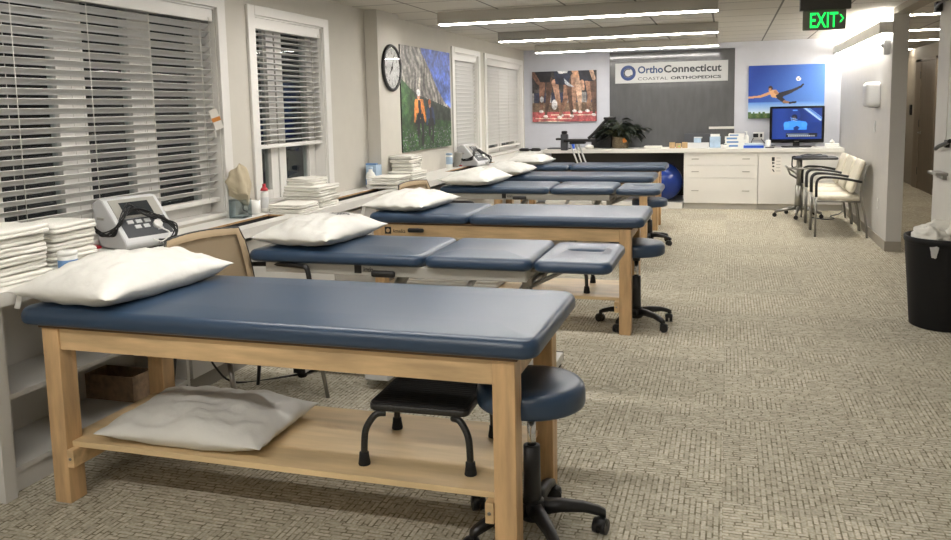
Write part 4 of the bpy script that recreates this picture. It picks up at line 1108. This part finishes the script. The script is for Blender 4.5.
for i, (w, h, z, x) in enumerate(((.42, .055, 0, .0), (.40, .05, .0565, .01), (.36, .05, .108, -.01), (.30, .04, .1595, .02))):
    simple('supply_box', ['lowest', 'second lowest', 'third', 'topmost'][i]+' flat white box in the stack beside the sanitizer bottle', 'box', (-.0+.06+x-.05+.09, 12.43, Z+z), [('box_body', 'white', bx(w*.72, .2, h)), ('box_label', 'bluelabel', box(new(), -w*.3, w*.1, -.1015, -.1005, h*.25, h*.75))], R(random.uniform(-3, 3)), 'stack of white supply boxes')
simple('bulletin_frame', 'tan framed panel leaning on the charcoal wall behind supply boxes', 'frame', (.03-.12, 12.655, Z), [('frame_body', 'alcove', bx(.36, .025, .26)), ('frame_top', 'shelf_white', bx(.36, .03, .035, .262))])
simple('pump_bottle', 'white pump bottle standing behind the white box stack', 'bottle', (.262, 12.62, Z), [('bottle_body', 'white', lathe(new(), [(.028, 0), (.03, .01), (.03, .15), (.012, .175)], n=14)), ('pump', 'white', box(lathe(new(), [(.008, .1755), (.008, .21)], n=8), -.03, .01, -.008, .008, .211, .224, .003))])
simple('blue_tray', 'bright blue flat tray left of the television', 'tray', (.35, 12.28, Z), [('tray_base', 'blue', bx(.27, .16, .035)), ('tray_top', 'skybluep', bx(.24, .13, .03, .0355))])
simple('router', 'small white puck device with light beside the television', 'device', (.545, 12.27, Z), [('device_body', 'white', lathe(new(), [(.035, 0), (.042, .01), (.035, .10), (.028, .11)], n=16)), ('device_base', 'black', bx(.12, .1, .012, -.0005, .02, -.02))])
simple('tissue_pack', 'white tissue pack at the right end of the back worktop', 'tissue box', (1.39, 12.40, Z), [('pack_body', 'white', bx(.18, .12, .05)), ('tissue', 'towel', lathe(new(), [(.03, .051), (.035, .07), (.02, .09), (.005, .11)], n=9))])
t = thing('wall_outlet', 'white double outlet with black plug on the back wall', 'outlet', (.43, YB-.001, 1.02))
obj('cover_plate', box(new(), -.075, .075, -.006, 0, -.055, .055, .002), 'white', t); box(bm := new(), -.075, -.005, -.05, -.0065, -.02, .035, .006); obj('plug', bm, 'black', t); obj('receptacle', box(new(), .02, .05, -.009, -.0065, -.02, .03, .002), 'black', t)
bm = new(); tube(bm, [(.36, YB-.04, .99), (.33, YB-.05, .93), (.34, YB-.06, Z+.008), (.40, YB-.09, Z+.006), (.48, YB-.2, Z+.006)], .005, 6, 5)
tag(obj('power_cord', bm, 'black'), 'thin black cord dropping from the outlet plug to the worktop', 'cord')
bm = new(); tube(bm, [(.465, YB-.012, .98), (.50, YB-.03, .93), (.56, YB-.03, .885), (.66, YB-.05, Z+.006)], .005, 6, 5)
tag(obj('power_cord', bm, 'black'), 'black cord running from the outlet towards the television', 'cord')

# ------------------------------------------------------------------ clock
t = thing('wall_clock', 'round black rimmed clock on the pilaster beside the cyclist picture', 'clock', (-2.957, 7.035, 1.885))
rc = .212
bm = new(); lathe(bm, [(rc-.03, .001), (rc, .001), (rc+.003, .014), (rc-.004, .026), (rc-.018, .029), (rc-.028, .022), (rc-.028, .012)], n=48, axis='x', loop=True); obj('rim', bm, 'black', t)
obj('dial', lathe(new(), [(rc-.026, .002), (rc-.026, .012)], n=48, axis='x'), 'clockface', t)
def clocktext(s, y, z, h):
    me = textmesh(s, .01, .01); co = np.array([v.co[:] for v in me.vertices]); mn, mx = co.min(0), co.max(0); sc = h/(mx[1]-mn[1])
    for v in me.vertices: v.co = (.0122+.0006*(v.co.z > 0), y+(v.co.x-(mn[0]+mx[0])/2)*sc, z+(v.co.y-(mn[1]+mx[1])/2)*sc)
    me.materials.append(M['black']); me.name = 'numeral'; o = bpy.data.objects.new('numeral', me); COL.objects.link(o); o.parent = t
for k in range(1, 13): clocktext(str(k), math.sin(R(30*k))*.137, math.cos(R(30*k))*.142, .032)
bm = new()
for k in range(60):
    a = R(6*k); r0 = .160; c, s_ = math.cos(a), math.sin(a); w = .0012 if k % 5 else .0028
    prism(bm, [(s_*r0-c*w, c*r0+s_*w), (s_*r0+c*w, c*r0-s_*w), (s_*.171+c*w, c*.171-s_*w), (s_*.171-c*w, c*.171+s_*w)], .0121, .0127, 'yz')
obj('minute_marks', bm, 'black', t)
for nm, ang, ln, w, x in (('hour_hand', 222, .085, .005, .0145), ('minute_hand', 20, .125, .0035, .0165)):
    a = R(ang); c, s_ = math.cos(a), math.sin(a); bm = new()
    prism(bm, [(-s_*.02-c*w, -c*.02+s_*w), (-s_*.02+c*w, -c*.02-s_*w), (s_*ln+c*w*.5, c*ln-s_*w*.5), (s_*ln-c*w*.5, c*ln+s_*w*.5)], x, x+.0015, 'yz'); obj(nm, bm, 'black', t)
obj('hub', lathe(new(), [(.008, .012), (.008, .0195)], n=14, axis='x'), 'black', t)
M['clockglass'] = glassmat('clock_glass', (245, 245, 245))
obj('glass', lathe(new(), [(rc-.027, .0212), (rc-.027, .0235)], n=48, axis='x'), 'clockglass', t)

# ------------------------------------------------------------------ towels
def towel_bm(w, d, h, seed):
    """folded terry towel: soft layers with a rounded fold edge"""
    bm = new(); rs = random.Random(seed); n = 2
    prof = [(.03, .001)]
    for k in range(n):
        z0 = h*k/n; z1 = h*(k+1)/n; e = .006*rs.random(); q = h/n*.5
        for a in range(-75, 76, 25): prof.append((e+q*(1-math.cos(R(a))), (z0+z1)/2+q*math.sin(R(a))))
    prof += [(.035, h), (.08, h+.002)]
    loft(bm, (0, 0, 0), w/2, d/2, .022, prof)
    for v in bm.verts:
        q = Vector((v.co.x*8+seed, v.co.y*8, v.co.z*24)); v.co.x += .011*noise.noise(q); v.co.y += .013*noise.noise(q+Vector((7, 3, 1)))
        v.co.z += (.007*noise.noise(Vector((v.co.x*9+seed, v.co.y*9, 3)))+.004*noise.noise(Vector((v.co.x*22, v.co.y*22, seed))))*min(1, v.co.z/h)
    return bm
ORD = ['topmost', 'second', 'third', 'fourth', 'fifth', 'sixth', 'seventh from top', 'eighth from top', 'ninth from top', 'tenth from top']
TM = {}
def stack(x, y, z, w, d, h, n, where, seed, jit=.008, rz=0.):
    rs = random.Random(seed); zz = z+.0008
    for k in range(n):
        key = (w, d, h, k % 4)
        if key not in TM:
            o = obj('folded_towel', towel_bm(w, d, h, 10*k+seed), 'towel', smooth=True); TM[key] = o
        else:
            o = TM[key].copy(); COL.objects.link(o)
        o.location = (x+rs.uniform(-jit, jit), y+rs.uniform(-jit, jit), zz); o.rotation_euler = (0, 0, rz+R(rs.uniform(-4, 4)))
        tag(o, ORD[n-1-k]+(' folded white towel in ' if k == n-1 else ' folded white towel down in ')+where, 'towel', 'folded white towels on the window counter')
        zz += h+.0045
stack(-2.88, 2.60, ZC, .29, .29, .033, 6, 'the left stack at the counter near end', 2, .013)
stack(-2.91, 2.94, ZC, .26, .27, .036, 5, 'the stack left of the electrotherapy unit', 3, .012)
stack(-2.80, 4.93, ZC, .25, .27, .026, 2, 'the low front stack below the half-raised blind', 4, .012)
stack(-2.845, 5.235, ZC, .30, .31, .034, 4, 'the tall stack below the half-raised blind', 5)
stack(-2.885, 5.25, ZC+4*.0366, .22, .24, .024, 2, 'the small pile crowning the half-raised blind stack', 15)
stack(-2.81, 6.58, ZC, .28, .32, .030, 3, 'the low stack at the foot of the pilaster', 6)
stack(-2.79, 6.98, ZC, .26, .36, .034, 3, 'the wide stack half under the cyclist picture', 7)
stack(-2.835, 7.05, ZC+3*.0368, .22, .28, .032, 4, 'the narrow stack half under the cyclist picture', 17)

# tub with blue label by near towels
t = thing('wipes_tub', 'white tub with blue label in front of the near towel stacks', 'tub', (-2.73, 2.83, ZC+.0005))
obj('tub_body', lathe(new(), [(.036, 0), (.039, .004), (.039, .07), (.037, .072)], n=24), 'white', t)
obj('tub_lid', lathe(new(), [(.041, .0725), (.041, .088), (.036, .091)], n=24), 'white', t)
obj('tub_label', lathe(new(), [(.0392, .014), (.0396, .015), (.0396, .052), (.0392, .053)], n=24), 'bluelabel', t)

# ------------------------------------------------------------------ electrotherapy units
def therapy_unit(label, x, y, rz, s=1.):
    t = thing('electrotherapy_unit', label, 'medical device', (x, y, ZC+.001), rz, 'electrotherapy units on the counter'); t.scale = (s, s, s)
    W = .16
    side = [(-.09, 0), (.15, 0), (.165, .03), (.155, .055), (-.035, .255), (-.075, .265), (-.135, .24), (-.14, .225)]
    bm = new(); prism(bm, side, -W, W, 'xz', 0, .012); obj('housing', bm, 'ltgrey', t)
    # sloped face frame
    f0 = Vector((.155, 0, .055)); f1 = Vector((-.035, 0, .255)); u = (f1-f0).normalized(); nrm = Vector((u.z, 0, -u.x))
    def slab(bm, a0, a1, y0, y1, h0, h1):
        vs = []
        for h in (h0, h1):
            for a, yy in ((a0, y0), (a1, y0), (a1, y1), (a0, y1)): vs.append(bm.verts.new(f0+u*a+nrm*h+Vector((0, yy, 0))))
        for q in ((0, 1, 2, 3), (4, 5, 6, 7), (0, 1, 5, 4), (1, 2, 6, 5), (2, 3, 7, 6), (3, 0, 4, 7)): bm.faces.new([vs[i] for i in q])
        return bm
    obj('control_panel', slab(new(), .012, .135, -.135, .135, -.003, .003), 'darkgrey', t)
    obj('screen_bezel', slab(new(), .14, .268, -.135, .135, -.003, .004), 'greymetal', t)
    obj('display', slab(new(), .155, .245, -.085, .085, .0, .0055), mat('lcd_dark', (44, 48, 50), .2) if 'lcd_dark' not in bpy.data.materials else bpy.data.materials['lcd_dark'], t)
    for a, yy in ((.11, -.08), (.11, -.03), (.11, .02), (.075, -.05), (.075, .0), (.05, .07), (.1, .08)):
        b_ = slab(new(), a-.011, a+.011, yy-.017, yy+.017, .0032, .0075); obj('button', b_, 'ltgrey', t)
    bm = new(); c = f0+u*.07+nrm*.012+Vector((0, .06, 0)); tube(bm, [c-nrm*.008, c+nrm*.012], .024, 18); obj('dial', bm, 'white', t)
    bm = new(); box(bm, -.095, -.03, -W-.004, -W+.001, .15, .165, .002); obj('side_grip', bm, 'greymetal', t)
    rs = random.Random(5); 
    for k in range(8):
        j = lambda a=.02: rs.uniform(-a, a)
        bm = new()
        pts = [(-.11+j(), -W-.014, .10+j()), (-.02+j(), -W-.016+j(.002), .075+j(.012)), (.07+j(), -W-.012, .10+j()), (.085+j(), -W+.03, .165+j()), (.06+j(), -.07, .215+j()), (.085+j(), .0, .18+j()), (.11+j(), .09, .145+j()), (.165+j(), .13, .09+j()), (.185+j(), .10, .04), (.175+j(), .03, .02+abs(j()))]
        tube(bm, pts, .0036, 6, 6); obj('lead_cable', bm, 'black', t)
    bm = new(); tube(bm, [(.14, .05, .10), (.19, .08, .07), (.195, .03, .03), (.185, -.02, .05)], .004, 6, 5); o = obj('lead_cable', bm, 'white', t); o['label'] = 'white lead cable'
    box(bm := new(), -.10, -.06, -W-.03, -W-.005, 0, .014, .003); o = obj('lead_connector', bm, 'red', t); o['label'] = 'red connector'
    return t
therapy_unit('grey and white electrotherapy unit with black cables before the big window', -2.925, 3.50, R(-18), .95)
therapy_unit('small grey electrotherapy unit on the counter near the back corner', -2.875, 9.25, R(-12), .95)
# ------------------------------------------------------------------ small things on the window counter
t = thing('acrylic_holder', 'clear acrylic holder with tan cloth by the big window', 'holder', (-2.99, 4.56, ZC+.0005))
bm = new()
for a in (-1, 1): box(bm, -.05, .05, a*.05-.002, a*.05+.002, 0, .12); box(bm, a*.05-.002, a*.05+.002, -.048, .048, 0, .12)
box(bm, -.048, .048, -.048, .048, 0, .003); obj('holder_box', bm, 'acrylic', t)
bm = new(); n = 26; rows = []
for j in range(15):
    v = j/14; row = []
    rad = .012+.062*math.sin(PI*min(1, v*.72+.16)) if v > .0 else .012
    for k in range(n):
        a = 2*PI*k/n; rr = (.022+.062*(v**.5)*(1-.4*v))*(1+.22*math.sin(3*a+3*v)+.16*math.sin(5*a-2*v)+.25*noise.noise(Vector((math.cos(a)*1.5, math.sin(a)*1.5, v*4))))
        if v == 0: rr = .01
        row.append((rr*math.cos(a), rr*math.sin(a)*1.15, .235-(.20+.06*math.sin(a+.6)+.02*math.sin(4*a))*v**.9+.02*math.cos(a)))
    rows.append(ring(bm, row))
for A, B in zip(rows, rows[1:]): bridge(bm, A, B)
cap(bm, rows[0], True); cap(bm, rows[-1])
o = obj('washcloth', bm, 'tan_towel'); o.location = (-2.99, 4.56, ZC+.095); tag(o, 'tan washcloth bunched up above the clear holder by the big window', 'washcloth')
t = thing('mug', 'white mug with dark handle and orange mark on the counter', 'mug', (-3.0, 4.735, ZC+.0005), R(-150))
obj('mug_body', lathe(new(), [(.036, 0), (.04, .004), (.042, .09), (.039, .09), (.037, .01)], n=24), 'white', t)
bm = new(); tube(bm, [(.041, 0, .075), (.065, 0, .07), (.068, 0, .03), (.041, 0, .02)], .006, 6, 4); obj('mug_handle', bm, 'darkgrey', t)
bm = new(); box(bm, -.03, .0, .0405, .0425, .03, .045, .0005); o = obj('mug_print', bm, 'orange', t); o.rotation_euler[2] = R(160)
t = thing('gel_bottle', 'slim white bottle with red cap beside the narrow window', 'bottle', (-2.985, 4.845, ZC+.0005))
obj('bottle_body', lathe(new(), [(.024, 0), (.027, .006), (.027, .12), (.024, .135), (.012, .145)], n=20), 'white', t)
obj('bottle_cap', lathe(new(), [(.026, .1455), (.022, .16), (.012, .168), (.010, .185), (.014, .19)], n=16), 'red', t)
obj('bottle_label', lathe(new(), [(.0272, .03), (.0275, .031), (.0275, .10), (.0272, .101)], n=20), 'ltgrey', t)
t = thing('lotion_jug', 'white jug with blue label at the foot of the pilaster', 'bottle', (-2.975, 6.555, ZC+.0005))
obj('jug_body', lathe(new(), [(.04, 0), (.044, .008), (.044, .10), (.03, .13), (.018, .14), (.018, .16)], n=20), 'white', t); obj('jug_cap', lathe(new(), [(.02, .1605), (.02, .18)], n=14), 'bluebox', t); obj('jug_label', lathe(new(), [(.0442, .025), (.0446, .026), (.0446, .075), (.0442, .076)], n=20), 'bluelabel', t)
t = thing('tissue_carton', 'tall pale blue carton standing behind the white jug', 'carton', (-3.0, 6.68, ZC+.0005))
obj('carton_body', box(new(), -.05, .05, -.06, .06, 0, .19, .003), 'bluebox', t); obj('carton_flap', box(new(), -.05, .05, -.06, -.02, .1905, .205, .002), 'bluelabel', t)
simple('white_pot', 'short white pot beside the white jug', 'pot', (-2.93, 6.46, ZC+.0005), [('pot_body', 'white', lathe(new(), [(.035, 0), (.037, .004), (.037, .075)], n=18)), ('pot_lid', 'white', lathe(new(), [(.039, .0755), (.039, .09), (.03, .094)], n=18))])
t = thing('wipe_canister', 'narrow white and blue canister beside the first closed blind', 'canister', (-3.0, 8.75, ZC+.0005))
obj('canister_body', lathe(new(), [(.035, 0), (.037, .004), (.037, .15)], n=18), 'white', t); obj('canister_label', lathe(new(), [(.0372, .05), (.0376, .051), (.0376, .13), (.0372, .131)], n=18), 'bluebox', t); obj('canister_lid', lathe(new(), [(.038, .1505), (.038, .17), (.02, .175)], n=16), 'bluebox', t)
bm = new(); tube(bm, [(-3.04, 9.02, ZC+.006), (-2.99, 9.0, ZC+.05), (-2.98, 9.02, ZC+.16)], .03, 10, 4, r2=.05)
tag(obj('cloth_bundle', bm, mat('grey_cloth', (150, 148, 142), .9, bump=.5, bscale=90)), 'grey bunched cloth on the counter beside the small electrotherapy unit', 'cloth')
simple('canister', 'white plastic canister behind the small electrotherapy unit', 'canister', (-2.95, 9.75, ZC+.0005), [('canister_body', 'white', lathe(new(), [(.06, 0), (.065, .01), (.065, .12), (.03, .15)], n=18)), ('canister_cap', 'white', lathe(new(), [(.025, .1505), (.025, .18)], n=14))])

# ------------------------------------------------------------------ exit sign
t = thing('exit_sign', 'green lit exit sign with arrow hanging from the ceiling', 'exit sign', (.655, 6.5, CE+.012))
obj('ceiling_canopy', box(new(), -.17, .17, -.035, .035, -.245, -.0125, .004), 'exithouse', t)
obj('sign_panel', box(new(), -.148, .142, -.006, .006, -.385, -.2455, .002), 'exitpanel', t)
text('exit_lettering', 'EXIT', 'exitgreen', t, -.098, .088, -.368, -.262, -.0065, .010, .003)
bm = new(); prism(bm, [(.098, -.335), (.118, -.307), (.098, -.280), (.108, -.280), (.128, -.307), (.108, -.335)], -.0095, -.0065); obj('exit_arrow', bm, 'exitgreen', t)

# ------------------------------------------------------------------ right wall fittings
t = thing('paper_dispenser', 'white wall dispenser above the nearest cream armchair', 'dispenser', (XR-.001, 9.66, 1.56))
bm = new(); loft(bm, (0, 0, 0), .13, .15, .04, [(.004, 0), (0, .01), (0, .10), (.015, .125), (.05, .135)])
bmesh.ops.transform(bm, matrix=Matrix.Rotation(R(-90), 4, 'Y'), verts=bm.verts[:]); obj('dispenser_body', bm, 'ltgrey', t)
obj('dispenser_slot', box(new(), -.08, -.01, -.08, .08, -.136, -.128, .002), 'darkgrey', t)
t = thing('light_switch', 'white light switch plate below the wall dispenser', 'switch', (XR-.001, 9.76, 1.22))
obj('switch_plate', box(new(), -.006, 0, -.036, .036, -.058, .058, .002), 'white', t); obj('rocker', box(new(), -.010, -.0062, -.016, .016, -.032, .032, .002), 'white', t)
t = thing('wall_outlet', 'white outlet low on the right wall beside the armchair legs', 'outlet', (XR-.001, 9.42, .42))
obj('cover_plate', box(new(), -.006, 0, -.036, .036, -.058, .058, .002), 'white', t); obj('receptacle', box(new(), -.008, -.0062, -.014, .014, -.03, .03, .002), 'white_trim', t)
t = thing('motion_sensor', 'small white sensor box on the wall end below the bright cove', 'sensor', (XR-.001, 9.05, 2.02))
obj('sensor_body', box(new(), -.06, 0, -.04, .04, -.075, .075, .012), 'ltgrey', t); obj('sensor_lens', lathe(new(), [(.024, -.0605), (.02, -.078), (.008, -.086)], (0, 0, .02), 14, axis='x'), 'ltgrey', t)
# near right wall: holder and brackets
t = thing('wall_shelf', 'small grey wall shelf at the right edge above the bin', 'wall shelf', (XH-.001, 7.36, .92))
obj('shelf_plate', box(new(), -.09, 0, -.14, .14, -.022, .0, .003), 'steel', t); obj('shelf_bracket', box(new(), -.03, 0, -.1, .1, -.055, -.0225, .003), 'steel', t)
t = thing('handset', 'black corded handset hanging on the right edge wall', 'handset', (XH-.001, 7.24, 1.12))
bm = new(); tube(bm, [(-.05, .20, -.02), (-.05, .1, .005), (-.045, -.05, .03), (-.04, -.2, .06)], .016, 10, 4); obj('handset_body', bm, 'black', t); obj('hook', box(new(), -.03, 0, -.03, .03, .0, .06, .004), 'black', t)
bm = new(); tube(bm, [(-.02, .02, .05), (-.015, .03, .5), (-.015, .02, 1.0)], .004, 6, 4); obj('handset_cord', bm, 'cord', t)
t = thing('door_closer', 'black bracket arm at the top right wall corner', 'bracket', (XH-.001, 7.45, 2.26))
bm = new(); tube(bm, [(-.03, .25, -.02), (-.06, .0, .0), (-.03, -.3, .01)], .012, 8, 3); box(bm, -.05, 0, .18, .26, -.05, .03, .006); obj('bracket_arm', bm, 'black', t)
# hall door
root = bpy.data.objects.new('door_1', None); COL.objects.link(root); root['kind'] = 'structure'; root.location = (XC, 15.0, 0)
obj('door_leaf', box(new(), -.02, -.001, -.55, .42, .005, 2.12, .002), 'doorwood', root)
bm = new(); box(bm, -.03, -.001, -.60, -.55, 0, 2.17, .002); box(bm, -.03, -.001, .42, .85, 0, 2.17, .002); box(bm, -.03, -.001, -.60, .85, 2.12, 2.17, .002); obj('door_frame', bm, mat('door_frame_taupe', (124, 112, 96), .5), root)
bm = new(); tube(bm, [(-.02, .32, .95), (-.06, .32, .95), (-.06, .20, .95)], .011, 8); lathe(bm, [(.026, -.0205), (.026, -.028)], (0, .32, .95), 14, axis='x'); obj('door_handle', bm, 'nickel', root)
bm = new()
for z in (.3, 1.1, 1.9): box(bm, -.034, -.0205, .43, .47, z-.06, z+.06, .003)
obj('hinge', bm, 'black', root)
t = thing('card_reader', 'black card reader on the hallway wall beside the door', 'card reader', (XC-.001, 16.2, 1.32)); obj('reader_body', box(new(), -.03, 0, -.05, .05, -.09, .09, .004), 'black', t); obj('reader_face', box(new(), -.033, -.0305, -.035, .035, .01, .07, .002), 'darkgrey', t)

# ------------------------------------------------------------------ laundry bin
t = thing('laundry_bin', 'tall black ribbed bin full of white towels at the right edge', 'bin', (1.395, 6.02, 0))
bm = new(); prof = [(.195, 0), (.205, .004)]
H_ = .56
for k in range(1, 57):
    z = .004+(H_-.004)*k/56; prof.append((.205+.045*z/H_+(.0025 if k % 2 else 0), z))
prof += [(.254, H_+.002), (.258, H_+.012), (.258, H_+.042), (.254, H_+.046), (.244, H_+.044), (.242, H_), (.2, .02)]
lathe(bm, prof, n=48); obj('bin_body', bm, 'bin', t)
def crumple(w, d, h, seed):
    bm = new(); bmesh.ops.create_icosphere(bm, subdivisions=4, radius=1)
    for v in bm.verts:
        q = v.co.copy(); k = 1+.28*noise.noise(q*1.6+Vector((seed, 0, 0)))+.14*noise.noise(q*4+Vector((0, seed, 0)))-.12*max(0, 1-8*abs(noise.noise(q*2.3+Vector((seed, seed, 3)))))
        v.co = Vector((q.x*w*k, q.y*d*k, q.z*h*k))
    for f in bm.faces: f.smooth = True
    return bm
for i, (x, y, z, w, d, h) in enumerate(((-.115, -.05, .60, .115, .13, .06), (.10, -.05, .635, .125, .14, .075), (.0, .11, .62, .16, .10, .07))):
    o = obj('used_towel', crumple(w, d, h, 3.3*i+1), 'towel'); o.location = (1.40+x, 6.02+y, z)
    tag(o, ['crumpled white towel at the left of the black bin', 'crumpled white towel heaped highest on the right of the black bin', 'crumpled white towel at the back of the black bin'][i], 'towel', 'used towels in the bin')
for i, a in enumerate((R(242), R(285))):
    bm = new(); c, s_ = math.cos(a), math.sin(a); rs = random.Random(i+4)
    rows = []
    for q in range(5):
        row = []
        for k in range(5):
            u = (k-2)*.014*(1-.12*q); rr = .265+.006*rs.random(); row.append(bm.verts.new((c*rr-s_*u, s_*rr+c*u, .565-.018*q+rs.uniform(-.006, .006))))
        rows.append(row)
    for A, B in zip(rows, rows[1:]):
        for k in range(4): bm.faces.new((A[k], A[k+1], B[k+1], B[k]))
    bmesh.ops.solidify(bm, geom=bm.faces[:], thickness=.003)
    o = obj('liner_knot', bm, 'white', t); o['label'] = 'white bag corner tied over the rim'

# loose cable below the counter
bm = new(); tube(bm, [(-2.69, 3.66, .72), (-2.67, 3.66, .45), (-2.68, 3.68, .28), (-2.66, 3.74, .12), (-2.60, 3.85, .006), (-2.35, 4.05, .006), (-2.2, 4.3, .006)], .006, 6, 5)
tag(obj('power_cord', bm, 'black'), 'black power cord hanging below the counter behind the nearest table', 'cord')

# ------------------------------------------------------------------ camera
FPX, CXP, CYP = 820.0, 475.5, 204.2
yaw, pit, rol = R(17.155), R(6.645), R(-1.197)
fw = Vector((-math.sin(yaw)*math.cos(pit), math.cos(yaw)*math.cos(pit), -math.sin(pit)))
rt = Vector((math.cos(yaw), math.sin(yaw), 0)); up = rt.cross(fw)
rt2 = math.cos(rol)*rt+math.sin(rol)*up; up2 = -math.sin(rol)*rt+math.cos(rol)*up
cam = bpy.data.cameras.new('camera'); co = bpy.data.objects.new('camera', cam); COL.objects.link(co)
m4 = Matrix((rt2, up2, -fw)).transposed().to_4x4(); m4.translation = (0, 0, 1.5); co.matrix_world = m4
cam.sensor_fit = 'HORIZONTAL'; cam.sensor_width = 36; cam.lens = FPX*36/951
cam.shift_x = (475.5-CXP)/951; cam.shift_y = (CYP-270)/951; cam.clip_start = .05
S.camera = co

w = bpy.data.worlds.new('night'); S.world = w; w.use_nodes = True
w.node_tree.nodes['Background'].inputs['Color'].default_value = (.003, .003, .003, 1); w.node_tree.nodes['Background'].inputs['Strength'].default_value = 1
S.view_settings.view_transform = 'Standard'; S.view_settings.look = 'None'; S.view_settings.gamma = 1; S.view_settings.exposure = 1.58
S.cycles.use_denoising = True
S.cycles.max_bounces = 8; S.cycles.diffuse_bounces = 5
